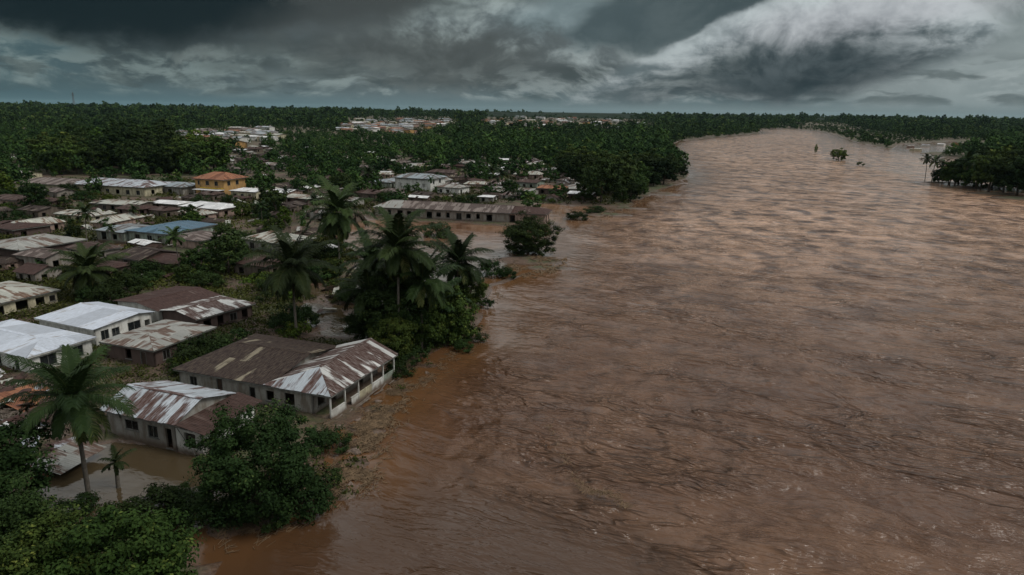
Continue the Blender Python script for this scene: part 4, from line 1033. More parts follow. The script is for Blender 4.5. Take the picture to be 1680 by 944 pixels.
# ------------------------------------------------------------ where the wood and the town lie
foot = []                                              # footprints already taken
for o in list(col.objects):
    if o.type == 'EMPTY' and o.get('category') in ('house', 'building'):
        w = [c for c in o.children if c.name.startswith('wall')]
        if w:
            bb = [Vector(c) for c in w[0].bound_box]; xs_ = [p.x for p in bb]; ys_ = [p.y for p in bb]
            foot.append((o.location.x, o.location.y, o.rotation_euler.z, min(xs_), max(xs_), min(ys_), max(ys_)))
FX = np.array(foot)
def taken(x, y, mg):
    c, s = np.cos(-FX[:, 2]), np.sin(-FX[:, 2]); dx, dy = x - FX[:, 0], y - FX[:, 1]
    u = dx * c - dy * s; v = dx * s + dy * c
    return bool(np.any((u > FX[:, 3] - mg) & (u < FX[:, 4] + mg) & (v > FX[:, 5] - mg) & (v < FX[:, 6] + mg)))
def inpx(poly, px, py): return bool(pin(poly, np.array([px]), np.array([py]))[0])
WOOD = {   # outline on the picture of where the trees root -> (chance, height factor, kinds)
 'dark clump': ([(72, 292), (80, 262), (345, 262), (355, 288), (330, 292)], .95, 1.18, (0, 3, 1, 4)),
 'left field': ([(-200, 292), (-200, 215), (110, 215), (80, 262), (72, 285)], .62, .72, (2, 1, 4, 0)),
 'belt': ([(430, 290), (440, 245), (540, 228), (640, 225), (700, 240), (640, 268), (600, 296), (560, 312), (480, 305)], .70, .62, (2, 0, 1, 4, 'p')),
 'dark belt': ([(690, 275), (700, 238), (800, 228), (900, 232), (940, 262), (930, 280), (850, 268), (760, 276)], .85, .80, (0, 3, 1, 0)),
 'riverside wood': ([(915, 322), (925, 262), (960, 236), (1098, 236), (1112, 262), (1128, 290), (1112, 299), (1070, 318), (1035, 334), (985, 338)], .97, .92, (3, 0, 0, 1)),
 'riverside strip': ([(1085, 238), (1098, 222), (1250, 213), (1250, 219), (1170, 227), (1115, 234)], .95, .85, (0, 1, 3)),
 'green middle': ([(100, 262), (110, 215), (290, 213), (440, 240), (435, 262), (350, 262)], .70, .68, (0, 1, 2, 4)),
}
CLEAR = [[(270, 262), (240, 236), (300, 226), (450, 236), (450, 262), (360, 275)], [(0, 400), (0, 300), (560, 300), (560, 400)],
         [(350, 320), (360, 262), (430, 255), (470, 310)], [(600, 340), (620, 285), (900, 275), (960, 320), (960, 340)]]
TOWNS = [([(270, 246), (270, 225), (440, 212), (460, 236), (360, 252)], .95), ([(560, 218), (570, 199), (740, 199), (760, 214), (640, 222)], .8), ([(780, 215), (800, 196), (1010, 197), (1080, 208), (1070, 216), (900, 218)], 1.0),
         ([(0, 232), (0, 218), (60, 216), (60, 230)], .4), ([(350, 300), (360, 250), (440, 242), (440, 300)], .9), ([(530, 230), (560, 214), (700, 212), (720, 228), (640, 236)], .5), ([(1300, 213), (1340, 205), (1560, 236), (1480, 240)], .05),
         ([(620, 285), (640, 262), (760, 262), (900, 262), (930, 285)], .35), ([(300, 232), (320, 215), (500, 212), (560, 226), (480, 240)], .35)]
OPEN = [(60, 350), (60, 324), (300, 324), (330, 322), (425, 322), (440, 356)]
LAGOON = [(1455, 250), (1470, 238), (1560, 230), (1620, 234), (1640, 246), (1600, 256), (1500, 256)]
def wood_at(px, py):
    for nm, (poly, ch, hf, kinds) in WOOD.items():
        if inpx(poly, px, py): return nm, ch, hf, kinds
    return None
LBL = {'dark clump': 'tall dark tree in the big clump behind the long cream building', 'left field': 'green tree in the wooded field at the far left', 'belt': 'tree in the green belt behind the tall dark palm',
       'dark belt': 'dark tree in the wood before the distant bright houses', 'riverside wood': 'dense dark tree of the wood that juts to the river bank', 'riverside strip': 'tree in the far strip along the bend of the left bank',
       'green middle': 'tree between the dark clump and the first bright houses', 'sparse': 'tree between the low huts left of the palms', 'other': 'scattered tree among the shacks behind the barrack'}
cand = []
y = 95.0
while y < 760:
    st = 6.6 + max(0, y - 250) * .008
    x = -.95 * y
    while x < .80 * y + 20:
        jx = x + rgp.uniform(-.42, .42) * st; jy = y + rgp.uniform(-.42, .42) * st; x += st
        cand.append((jx, jy))
    y += st
CA = np.array(cand); csd = river_sd(CA[:, 0], CA[:, 1]); cz = ground_z(CA[:, 0], CA[:, 1], csd)
spots = []
for (x, y), s_, z_ in zip(cand, csd, cz):
    if s_ < 1.5 or (z_ < -.12 and x * x + y * y > 4e4): continue
    px_, py_ = proj(x, y, 0)
    if inpx(LAGOON, px_, py_) or inpx(OPEN, px_, py_): continue
    if px_ < -160 or px_ > 1840: continue
    if taken(x, y, 2.2): continue
    r_ = rgp.random(); w = wood_at(px_, py_)
    if w:
        if r_ < w[1] and not (y < 700 and any(inpx(c, px_, py_) for c in CLEAR) and r_ > .15): spots.append((x, y, z_, w[0], w[2], w[3][rgp.randrange(len(w[3]))]))
    elif px_ > 1255:
        if r_ < .85: spots.append((x, y, z_, 'right wood', 1.15 if px_ > 1560 and py_ > 238 else .85, rgp.choice((0, 1, 2, 4))))
    elif py_ < 262:
        t_ = max([d for p_, d in TOWNS if inpx(p_, px_, py_)] or [0])
        if r_ < .85 - .80 * t_: spots.append((x, y, z_, 'green middle' if px_ < 500 else 'belt' if px_ < 760 else 'dark belt', .5 if t_ else .68, rgp.choice((0, 1, 2))))
    elif py_ < 345:
        if r_ < (.33 if px_ < 560 else .34): spots.append((x, y, z_, 'sparse' if px_ < 560 else 'other', rgp.uniform(.4, .75), rgp.choice((0, 2, 4, 'p', 'p'))))
    elif py_ < 480 and px_ < 560:
        if r_ < .18: spots.append((x, y, z_, 'sparse', rgp.uniform(.35, .75), rgp.choice((2, 4, 0, 'p', 'p'))))
# the nearest ones to the eye are trees of their own
LBL['right wood'] = 'tree in the wood beyond the right bank'
spots.sort(key=lambda q: (q[0] ** 2 + q[1] ** 2) / q[4] ** 2)
n_single = 275
dens_far = []; single = []
for i, (x, y, z_, zone, hf, kd) in enumerate(spots):
    hf = hf * rgp.choice((.65, .8, .95, 1.05, 1.3)) * rgp.uniform(.9, 1.1); rz = rgp.random() * 6.28
    if i < n_single:
        ms = far_palm[rgp.randrange(2)] if kd == 'p' else mid_tree[kd]
        lab = LBL[zone]
        if kd == 'p': lab = 'small far palm ' + ('between the low huts left of the big palms' if x < -40 else 'in the green belt of trees')
        o = plant('coconut_palm' if kd == 'p' else 'broadleaf_tree', ms, x, y, rz, hf * (1.0 if kd != 'p' else .9), lab, 'palm tree' if kd == 'p' else 'tree', 'palms among the huts and trees' if kd == 'p' else 'trees of the ' + zone if zone not in ('sparse', 'other') else 'scattered trees among the huts', z=z_)
        single.append((o, zone, kd == 'p', y, proj(x, y, 4)[0]))
    else: dens_far.append((x, y, z_, hf, rz, 0 if kd == 'p' else kd))
ZT = {'dark clump': 'the big dark clump', 'left field': 'the far left woods', 'belt': 'the green belt', 'dark belt': 'the wood before the bright town', 'riverside wood': 'the riverside wood',
      'riverside strip': 'the strip by the river bend', 'green middle': 'the wood behind the orange house', 'sparse': 'the low huts quarter', 'other': 'the shacks behind the barrack', 'right wood': 'the right bank wood'}
ROWN = ['nearest', 'second', 'third', 'fourth', 'fifth', 'sixth', 'seventh', 'eighth', 'ninth', 'tenth', 'eleventh', 'twelfth', 'thirteenth']
def order_words(i): return 'leftmost' if i == 0 else ROWN[i] + ' from left'
zz_ = {}
for q in single: zz_.setdefault((q[1], q[2]), []).append(q)
for (zone, isp), L_ in zz_.items():
    L_.sort(key=lambda q: q[3])
    for r_ in range(0, len(L_), 12):
        row = sorted(L_[r_:r_ + 12], key=lambda q: q[4])
        for i, q in enumerate(row):
            q[0]['label'] = f"{'palm' if isp else 'tree'} {order_words(i)} in the {ROWN[min(12, r_ // 12)]} row of {ZT[zone]}"
def order_labels(objs, what):
    objs = sorted(objs, key=lambda o: o.location.y)
    for r_ in range(0, len(objs), 12):
        row = sorted(objs[r_:r_ + 12], key=lambda o: proj(*o.location)[0])
        for i, o in enumerate(row):
            o['label'] = f"{what}, {order_words(i)}" + (f", {ROWN[min(12, r_ // 12)]} row" if len(objs) > 12 else '')
order_labels([o for o in col.objects if o.get('label') in ('palm within the drowned grove on the right bank',)], 'palm within the drowned grove on the right bank')
order_labels([o for o in col.objects if o.get('label') in ('broadleaf tree within the drowned grove on the right bank',)], 'leafy tree in the drowned grove on the right bank')
# the rest of the wood: one object, still made of single leafy crowns
def unit_tree(seed, ncl, per, leaf, Ht=10, R=4.6):
    rs = R8(seed); C, Nn, T, _ = crown_pts(rs, R, Ht * .48, ncl, per, Ht * .50, low=-.98, cr=(.18, .34)); return leaf_quads(C, Nn, leaf, rs, .8), T
def forest_mesh(name, pts, units, mat):
    """pts: x, y, z, scale, rotation"""
    Vs, Ts = [], []; rs = R8(99)
    pts = np.array(pts); which = rs.randint(0, len(units), len(pts))
    for u_, (V, T) in enumerate(units):
        P = pts[which == u_]
        if not len(P): continue
        c, s = np.cos(P[:, 4]), np.sin(P[:, 4]); s3 = P[:, 3] * 1.0; hz_ = rs.uniform(.8, 1.25, len(P))
        X = (V[None, :, 0] * c[:, None] - V[None, :, 1] * s[:, None]) * s3[:, None] + P[:, 0:1]
        Y = (V[None, :, 0] * s[:, None] + V[None, :, 1] * c[:, None]) * s3[:, None] + P[:, 1:2]
        Zz = V[None, :, 2] * (s3 * hz_)[:, None] + P[:, 2:3]
        Vs.append(np.stack([X, Y, Zz], -1).reshape(-1, 3)); tt = np.clip(T[None, :] * .75 + rs.uniform(-.25, .42, (len(P), 1)), 0, 1); Ts.append(tt.ravel())
    return quad_mesh(name, np.concatenate(Vs), np.concatenate(Ts), mat)
def unit_palm(seed, Ht):
    me = palm_meshes('wood_palm', seed, Ht, 4.6, 13, 6, .34, (.2, .1))[1]
    V = np.zeros(len(me.vertices) * 3); me.vertices.foreach_get('co', V); T = np.zeros(len(me.polygons)); me.attributes['rnd'].data.foreach_get('value', T)
    bpy.data.meshes.remove(me); return V.reshape(-1, 3), T
if dens_far:
    U1 = [unit_tree(60 + i, 40, 11, .62) for i in range(5)] + [unit_palm(81, 11)]
    tag(link('woodland', forest_mesh('woodland', [(a, b_, c, d, e) for a, b_, c, d, e, f in dens_far], U1, M['leaf_far'])), 'dense green woodland spreading behind the town roofs', 'woodland', kind='stuff')
# far forest, thinning into a canopy
pts = []; y = 760.0
rgf = random.Random(77)
while y < 3000:
    st = 8.8 + (y - 760) * .010; x = -.95 * y
    while x < .95 * y:
        pts.append((x + rgf.uniform(-.45, .45) * st, y + rgf.uniform(-.45, .45) * st, st)); x += st
    y += st * 1.15
A = np.array(pts); sdA = river_sd(A[:, 0], A[:, 1]); A = A[sdA > .5]; sdA = sdA[sdA > .5]; zA = ground_z(A[:, 0], A[:, 1], sdA); A, sdA, zA = A[zA > -.1], sdA[zA > -.1], zA[zA > -.1]
Pp = np.array([proj(a, b_, 0) for a, b_ in A[:, :2]])
keep = ~pin(LAGOON, Pp[:, 0], Pp[:, 1]) & (Pp[:, 0] > -120) & (Pp[:, 0] < 1800)
tt = np.zeros(len(A))
for poly, d in TOWNS: tt = np.maximum(tt, d * pin(poly, Pp[:, 0], Pp[:, 1]))
rs = R8(4); keep &= rs.rand(len(A)) < (.93 - .52 * tt)
A, zA, tt = A[keep], zA[keep], tt[keep]
sc = np.clip(A[:, 2] / 9.5, 1, 1.9) * (.45 + .95 * rs.rand(len(A)) ** 1.7) * np.where(tt > 0, .42, .95)
U2 = [unit_tree(70 + i, 14, 9, .92) for i in range(4)]
tag(link('distant_woodland', forest_mesh('distant_woodland', np.column_stack([A[:, 0], A[:, 1], zA, sc, rs.rand(len(A)) * 6.28]), U2, M['leaf_far'])),
    'far off forest reaching to the horizon behind the town', 'forest', kind='stuff')
print('far trees', len(A), 'near', len(spots))
# beyond: closed canopy as a rough surface
m, k, b = new_mat('forest_canopy')
pos = k.node('ShaderNodeNewGeometry').outputs['Position']
n1 = k.noise(pos, .05, 4, .65).outputs['Fac']; n2 = k.noise(pos, .008, 3, .5).outputs['Fac']
c = k.mix(k.lin(n1, .3, .7), (.004, .009, .005), (.012, .022, .009)); c = k.mix(k.lin(n2, .4, .7, 0, .4), c, (.016, .026, .011))
k.put(b.inputs['Base Color'], c); b.inputs['Roughness'].default_value = .9; b.inputs['Specular IOR Level'].default_value = .1
rows = persp_rows(2300, 15000, 320); us = np.linspace(-1.3, 1.3, 900)
U, YY = np.meshgrid(us, rows); XX = U * YY
g = ground_z(XX, YY, np.full(XX.shape, 500.))
hz_ = 7 + 7 * fbm(XX / 60, YY / 60, 2) + 3 * (vnoise(XX / 14 , YY / 14) - .4) + 5 * (fbm(XX / 600, YY / 600, 2) - .5)
hz_ += R8(3).uniform(-.8, .8, XX.shape)
hz_ = hz_ - 16 * sstep(2500, 2300, YY)
tag(link('forest_canopy', grid_mesh('forest_canopy', XX, YY, g + hz_, m, smooth=False)), 'closed canopy of the forest on the horizon', 'forest', kind='stuff')

# ------------------------------------------------------------ shacks and far houses, copied from a few kinds
def hut_kind(i, far=False):
    rg = random.Random(300 + i)
    l_, w_ = rg.uniform(5, 8), rg.uniform(6, 11); h_ = rg.uniform(2.2, 2.8)
    rf = (['roof_rust', 'roof_grey', 'roof_dark', 'roof_pale', 'roof_brown', 'roof_bright', 'roof_patch', 'roof_maroon', 'roof_bank', 'roof_rust'] if not far else ['roof_bright', 'roof_pale', 'roof_red', 'roof_bluegrey', 'roof_rust', 'roof_zinc', 'roof_brown', 'roof_grey'])[i % (8 if far else 10)]
    wl = (['wall_brown', 'wall_grey', 'wall_wood', 'wall_pink', 'wall_block'] if not far else ['wall_white', 'wall_cream', 'wall_pink', 'wall_white', 'wall_orange'])[i % 5]
    holes = [('f', 1.0, 1.1, .7, 1.2, 'open'), ('f', w_ - 2.4, .9, .1, 1.9, 'open'), ('r', 1.2, 1.1, .7, 1.2, 'open')]
    if far: l_ *= 1.3; w_ *= 1.4; h_ = 3.4; holes = holes[:2]
    return (B('hut' if not far else 'town_house', 'x', 'house', (0, 0), 0, l_, w_, h_, wl, [(0, l_, 0, w_, h_, rg.uniform(.5, 1.2), 'n' if w_ > l_ else 'e', .5, rg.choice((0, 2)), rg.choice((0, 2)), rf)],
              holes, z=0, seed=500 + i, oh=.45, rows=2, fascia=False, miss=.03 if not far else 0, sheet=1.1 if not far else 3), l_, w_, rf)
COLW = {'roof_rust': 'rust brown', 'roof_grey': 'patchy grey', 'roof_dark': 'dark rusted', 'roof_pale': 'bleached pale', 'roof_brown': 'dull brown', 'roof_bright': 'bright tin', 'roof_zinc': 'silver and rust', 'roof_maroon': 'mauve brown', 'roof_bank': 'dark pale spotted', 'roof_patch': 'striped patchwork', 'roof_red': 'red brown', 'roof_bluegrey': 'blue grey'}
def copy_tree(o, parent=None):
    c = o.copy(); col.objects.link(c); c.parent = parent
    for ch in list(o.children): copy_tree(ch, c)
    return c
hutk = [hut_kind(i) for i in range(10)]; used = set()
HZ = [([(0, 470), (0, 300), (330, 330), (560, 300), (590, 345), (560, 420), (520, 470), (440, 480), (330, 470), (150, 480)], 'left', 10.4, .62),
      ([(600, 335), (640, 275), (760, 262), (900, 268), (960, 300), (1000, 335), (900, 335)], 'mid', 11.5, .72),
      ([(355, 300), (360, 252), (440, 240), (470, 262), (470, 300)], 'gap', 13, .75),
      ([(470, 300), (480, 250), (700, 236), (900, 240), (640, 300)], 'belt', 15, .5),
      ([(0, 300), (0, 225), (80, 225), (70, 300)], 'field', 20, .30),
      ([(100, 520), (130, 480), (200, 470), (180, 500)], 'nearleft', 9, .2)]
huts = []
rgh = random.Random(12)
for poly, zone, step, ch in HZ:
    y = 100.0
    while y < 620:
        x = -.85 * y
        while x < .4 * y:
            jx, jy = x + rgh.uniform(-.3, .3) * step, y + rgh.uniform(-.3, .3) * step; x += step
            p_ = proj(jx, jy, 0)
            if not inpx(poly, *p_) or rgh.random() > ch: continue
            if taken(jx, jy, 5) or float(river_sd(np.array([jx]), np.array([jy]))[0]) < 8: continue
            huts.append((jx, jy, zone))
        y += step
recs = []
for jx, jy, zone in huts:
    q = rgh.randrange(10)
    if zone in ('mid', 'gap', 'belt') and rgh.random() < .35: q = rgh.choice((3, 5, 6, 1))
    k0, l_, w_, rf = hutk[q]
    if q not in used: o = k0; used.add(q)
    else: o = copy_tree(k0)
    sc_ = rgh.uniform(.6, 1.1)
    o.location = (jx, jy, gz(jx, jy) * .6 - .1); o.scale = (sc_, sc_, sc_)
    o.rotation_euler = (rgh.uniform(-.025, .025), rgh.uniform(-.025, .025), math.radians(68 + rgh.uniform(-12, 12) + rgh.choice((0, 0, 90))))
    recs.append((o, zone, rf, proj(jx, jy, 2)[0]))
ZN = {'left': 'in the left quarter', 'mid': 'behind the barrack', 'gap': 'beyond the orange house', 'belt': 'in the tree belt', 'field': 'among the trees at the far left', 'nearleft': 'near the squat palm'}
by = {}
for r_ in recs: by.setdefault((r_[1], r_[2]), []).append(r_)
for (zone, rf), L_ in by.items():
    L_.sort(key=lambda q: q[3])
    for i, (o, *_r) in enumerate(L_):
        lab = f"hut with {COLW[rf]} roof {ZN[zone]}"
        lab += ('' if len(L_) == 1 else ', ' + order_words(i) if i < 13 else f', {ROWN[i - 12]} of the rightmost ones')
        tag(o, lab, 'hut', 'low tin roofed huts of the flooded quarter')
for q, (k0, *_r) in enumerate(hutk):
    if q not in used:
        for c in list(k0.children_recursive): bpy.data.objects.remove(c)
        bpy.data.objects.remove(k0)
print('huts', len(recs))
# far town: bright houses
fark = [hut_kind(i, True) for i in range(8)]; usedf = set(); nf = 0; farm = {}
fc = []
for poly, d in TOWNS[:6]:
    xs_, ys_ = [p[0] for p in poly], [p[1] for p in poly]
    for _ in range(int((130, 130, 240, 14, 20, 60)[TOWNS.index((poly, d))])):
        px_, py_ = rgh.uniform(min(xs_), max(xs_)), rgh.uniform(min(ys_), max(ys_))
        if inpx(poly, px_, py_): fc.append((px_, py_))
fc = fc[:280] + [(1482, 246), (1500, 244), (1525, 242), (1548, 240), (1512, 249), (1575, 238)]
TZ = lambda px_: 'flooded houses on the right bank' if px_ > 1400 else 'far bright houses left, above the dark clump' if px_ < 480 else 'bright houses on the horizon in the middle' if px_ < 770 else 'dense bright town on the horizon near the river'
for px_, py_ in fc:
    # stand on the rising ground: search the point whose image is this pixel
    x, y = G(px_, py_, 0.5)
    for _ in range(6): x, y = G(px_, py_, gz(x, y))
    if y > 3200 or float(river_sd(np.array([x]), np.array([y]))[0]) < 15: continue
    q = rgh.randrange(8); k0, l_, w_, rf = fark[q]
    if q not in usedf: o = k0; usedf.add(q)
    else: o = copy_tree(k0)
    sc_ = rgh.uniform(.8, 1.6) * (1 + max(0, y - 900) / 3500)
    if px_ > 1400: sc_ = .62
    o.location = (x, y, max(-.3, gz(x, y))); o.scale = (sc_, sc_, sc_); o.rotation_euler = (0, 0, math.radians(70 + rgh.uniform(-40, 40)))
    farm.setdefault((TZ(px_), rf), []).append(o)
    tag(o, f"small house with {COLW[rf]} roof among the {TZ(px_)}", 'house', TZ(px_)); nf += 1
TS = {'flooded houses on the right bank': 'in the flooded clearing on the right bank', 'far bright houses left, above the dark clump': 'above the dark clump', 'bright houses on the horizon in the middle': 'at mid horizon', 'dense bright town on the horizon near the river': 'in the far riverside town'}
for (tz, rf), L_ in farm.items(): order_labels(L_, f"far {COLW[rf]} roofed house {TS[tz]}")
print('far houses', nf)
# lattice mast on the horizon
x, y = G(124, 190, 12); x, y = x * 2600 / y, 2600.
mt = empty('radio_mast', (x, y, gz(x, y))); tag(mt, 'thin radio mast on the horizon at the far left', 'mast')
mb = MB(); Hm = 62
for a in ((-1, -1), (1, -1), (1, 1), (-1, 1)): mb.tube([(a[0] * 3.2, a[1] * 3.2, 0), (a[0] * .9, a[1] * .9, Hm)], [.5, .35], 4)
for i in range(10):
    z_ = i * Hm / 10; w_ = 3.2 - 2.3 * i / 10; w2 = 3.2 - 2.3 * (i + 1) / 10
    for a, b_ in (((-1, -1), (1, -1)), ((1, -1), (1, 1)), ((1, 1), (-1, 1)), ((-1, 1), (-1, -1))):
        mb.tube([(a[0] * w_, a[1] * w_, z_), (b_[0] * w2, b_[1] * w2, z_ + Hm / 10)], [.25, .25], 3)
mb.build('lattice', M['steel'], mt)
mb = MB(); mb.box((0, 0, Hm * .83), (9, 1.5, 2.2)); mb.box((0, 0, Hm * .93), (6, 1.5, 1.6)); mb.build('antenna', M['steel'], mt)
# ------------------------------------------------------------ ground cover, loose sheets, debris
rgd = random.Random(31); rs = R8(31)
def scatter(n, poly, seed):
    P = [G(*p) for p in poly]; q = R8(seed); xs_ = [p[0] for p in P]; ys_ = [p[1] for p in P]
    x = q.uniform(min(xs_), max(xs_), n * 4); y = q.uniform(min(ys_), max(ys_), n * 4); k_ = pin(P, x, y); return x[k_][:n], y[k_][:n]
# weeds
NEARP = [(-60, 990), (-60, 395), (560, 395), (700, 470), (780, 560), (560, 830), (340, 990)]
x, y = scatter(26000, NEARP, 5)
x2, y2 = scatter(9000, [(-60, 400), (-60, 300), (590, 300), (620, 355), (560, 400)], 6)
x3, y3 = scatter(5000, [(600, 340), (640, 275), (900, 270), (1040, 335), (900, 345)], 8)
x = np.concatenate([x, x2, x3]); y = np.concatenate([y, y2, y3])
z = ground_z(x, y); cov = fbm(x / 9 + 50, y / 9)
ok = (z > .06) & (cov > .47)
tk = np.array([ok[i] and not taken(x[i], y[i], .3) for i in range(len(x))])
x, y, z = x[tk], y[tk], z[tk]
n = len(x); C = []; Nn = []
per = 7
cx = np.repeat(x, per) + rs.normal(0, .35, n * per); cy = np.repeat(y, per) + rs.normal(0, .35, n * per)
far_ = np.clip(np.hypot(cx, cy) / 90, 1, 2.5)
cz_ = np.repeat(z, per) + np.abs(rs.normal(0, .22, n * per)) * far_
C = np.column_stack([cx, cy, cz_]); Nn = rs.normal(0, .6, (n * per, 3)) + np.array([0, 0, .8])
V = leaf_quads(C, Nn, .16, rs, .5); V = (V.reshape(-1, 4, 3) - C[:, None]) * far_[:, None, None] + C[:, None]
T = np.clip(rs.rand(n * per) * .6 + .5 * np.repeat(fbm(x / 5, y / 5), per), 0, 1)
tag(link('ground_cover', quad_mesh('ground_cover', V.reshape(-1, 3), T, M['weed'])), 'low weeds and creepers over the mud between the houses', 'weeds', kind='stuff')
# shrubs
SHL = [('left', [(120, 560), (160, 480), (330, 400), (440, 395), (430, 480), (250, 480)], 34, 'shrub in the rubble left of the middle palm'),
       ('mid', [(420, 560), (440, 440), (600, 400), (640, 470), (600, 560)], 26, 'shrub on the soaked ground between the palms'),
       ('yard', [(0, 400), (0, 310), (200, 320), (150, 400)], 24, 'shrub among the huts at the left edge'),
       ('hut', [(250, 395), (300, 330), (580, 320), (560, 395)], 24, 'shrub among the huts before the orange house'),
       ('bank', [(340, 640), (260, 615), (330, 590), (420, 555), (470, 560), (400, 560)], 8, 'shrub in the yard behind the bank house'),
       ('barr', [(610, 352), (600, 330), (950, 330), (880, 338)], 16, 'shrub in the grass behind the barrack')]
for zone, poly, n_, lab in SHL:
    x, y = scatter(n_ * 3, poly, 60 + n_); c_ = 0; made = []
    for i in range(len(x)):
        if c_ >= n_ or taken(x[i], y[i], 1.6): continue
        zz = gz(x[i], y[i])
        if zz < .0: continue
        made.append(plant('shrub', shrub[rgd.randrange(3)] if rgd.random() < .6 else bigshrub, x[i], y[i], rgd.random() * 6, rgd.uniform(.6, 1.15), lab, 'shrub', 'shrubs, ' + zone, z=zz)); c_ += 1
    order_labels(made, lab)
# loose roofing sheets, bent, lying in rubble
def sheet_mesh(i):
    mb = MB(); rg = random.Random(900 + i); L, Wd = rg.uniform(1.6, 2.8), rg.uniform(.8, 1.4); nx, ny = 6, 4
    f = lambda a, b_: (a * L - L / 2, b_ * Wd - Wd / 2, .18 * math.sin(a * 2.5 + i) + .10 * math.sin(b_ * 4 + i * 2) + .05 * math.sin(a * 11))
    for a in range(nx):
        for b_ in range(ny):
            q = [f(a / nx, b_ / ny), f((a + 1) / nx, b_ / ny), f((a + 1) / nx, (b_ + 1) / ny), f(a / nx, (b_ + 1) / ny)]
            uv = [(p[1], p[0]) for p in q]
            mb.face(q, 0, .3 + .4 * (i % 2), uv); mb.face([(p[0], p[1], p[2] - .03) for p in q][::-1], 0, .5, uv[::-1])
    return mb
sheets = []
for i, mt_ in enumerate(('roof_rust', 'roof_maroon', 'roof_pale', 'roof_red', 'roof_bright', 'roof_dark', 'roof_zinc', 'roof_grey')):
    sheets.append((sheet_mesh(i).mesh('sheet', M[mt_]), mt_))
SH = [('corner', [(-30, 770), (-30, 625), (40, 630), (95, 655), (100, 740), (60, 800)], 62, (0, 1, 3, 3, 0, 1, 2, 4, 6), '{} sheet in the lower left wreckage', 1.0),
      ('palm', [(180, 478), (190, 405), (300, 400), (330, 470)], 44, (0, 5, 1, 2, 4, 7), '{} sheet right of the squat palm', 1.25),
      ('left', [(0, 455), (0, 410), (150, 410), (120, 465)], 26, (1, 7, 0, 2), '{} sheet below the wide grey roof', 1.25),
      ('mid', [(520, 540), (530, 470), (610, 460), (600, 560)], 22, (2, 2, 1, 7), '{} sheet right of the middle palm', 1.0),
      ('row', [(120, 385), (120, 335), (420, 330), (560, 350), (560, 400), (400, 375)], 90, (2, 2, 0, 1, 5, 7), '{} sheet in the ruins before the long building', 2.0),
      ('barr', [(640, 330), (640, 285), (960, 280), (960, 330)], 60, (2, 2, 1, 5, 7), '{} sheet in the rows behind the barrack', 2.2)]
for zone, poly, n_, kinds, lab, sc_ in SH:
    x, y = scatter(n_, poly, 200 + n_); made = {}
    for i in range(len(x)):
        if taken(x[i], y[i], .2): continue
        q = rgd.choice(kinds); me, mt_ = sheets[q]; s_ = min(1.6, sc_ * rgd.uniform(.6, 1.15))
        o = link('roofing_sheet', me, None, (x[i], y[i], max(0, gz(x[i], y[i])) + .15 + rgd.random() * .5))
        o.rotation_euler = (rgd.uniform(-.28, .28), rgd.uniform(-.28, .28), rgd.random() * 6.28); o.scale = (s_, s_, s_)
        tag(o, lab.format(COLW[mt_]), 'roofing sheet', 'loose roofing sheets, ' + zone); made.setdefault(mt_, []).append(o)
    for mt_, L_ in made.items(): order_labels(L_, lab.format(COLW[mt_]))
# fallen roof by the left tree
def slab_roof(name, label, p, a, L, Wd, z, tilt, mat, seed):
    o = empty(name, (*G(*p), z)); o.rotation_euler = (tilt[0], tilt[1], math.radians(a)); tag(o, label, 'fallen roof')
    mb = MB(); roof_plane(mb, [(0, 0, 0), (L, 0, 0), (L, Wd, 0), (0, Wd, 0)], random.Random(seed), 0, .85, 2); mb.build('roof_deck', M[mat], o)
    mb = MB()
    for i in range(4): mb.box2((.2, .3 + i * (Wd - .6) / 3, -.14), (L - .2, .4 + i * (Wd - .6) / 3, -.03))
    mb.build('rafters', M['wall_wood'], o); return o
slab_roof('fallen_roof', 'fallen pale grey roof lying tilted between the left edge tree and the near palm', (100, 790), 72, 4.6, 3.4, .55, (.10, -.06), 'roof_grey', 5)
slab_roof('fallen_roof', 'narrow silver roof strip lying above the fallen grey roof', (92, 752), 60, 3.4, 1.6, .9, (-.1, .08), 'roof_zinc', 6)
slab_roof('fallen_roof', 'rust red fallen roof below the white house at the left edge', (40, 690), 66, 5.0, 5.5, .8, (.12, .05), 'roof_red', 7)
slab_roof('fallen_roof', 'dark fallen roof in the wreckage nearest the near palm', (80, 722), 50, 3.6, 3.2, .7, (-.12, .1), 'roof_maroon', 8)
slab_roof('fallen_roof', 'low rust brown roof lying behind the shrubs of the bank house yard', (366, 545), 62, 5, 4.5, 1.0, (.05, .05), 'roof_dark', 9)
# drift debris: sticks, reeds and foam-like scraps on the bank
def sticks(name, label, poly, n, seed, ln=(.25, 1.1), th=.03, z0=.02, line=None, mat='stick'):
    q = random.Random(seed); mb = MB()
    if line: 
        P = [G(*p) for p in line]; pos = []
        for _ in range(n):
            i = q.randrange(len(P) - 1); t = q.random(); w = q.gauss(0, 1) * poly; 
            pos.append((P[i][0] + (P[i + 1][0] - P[i][0]) * t + w, P[i][1] + (P[i + 1][1] - P[i][1]) * t + q.gauss(0, 1) * poly))
    else: pos = list(zip(*scatter(n, poly, seed)))
    AA = np.array(pos, float); kk = fbm(AA[:, 0] / 1.6, AA[:, 1] / 1.6, 3) > .46; AA = AA[kk]; GZ = ground_z(AA[:, 0], AA[:, 1])
    for (x, y), g_ in zip(AA.tolist(), GZ.tolist()):
        a = q.gauss(1.0, .9); L = q.uniform(*ln); t = th * q.uniform(.6, 1.8); e = q.uniform(-.12, .25)
        mb.box((x, y, z0 + max(0, g_) + q.random() * .12), (L, t, t * .8), (math.cos(a) * math.cos(e), math.sin(a) * math.cos(e), math.sin(e)), (-math.sin(a), math.cos(a), 0), (-math.sin(e) * math.cos(a), -math.sin(e) * math.sin(a), math.cos(e)), r=q.random())
    return tag(mb.build(name, M[mat]), label, 'debris', kind='stuff')
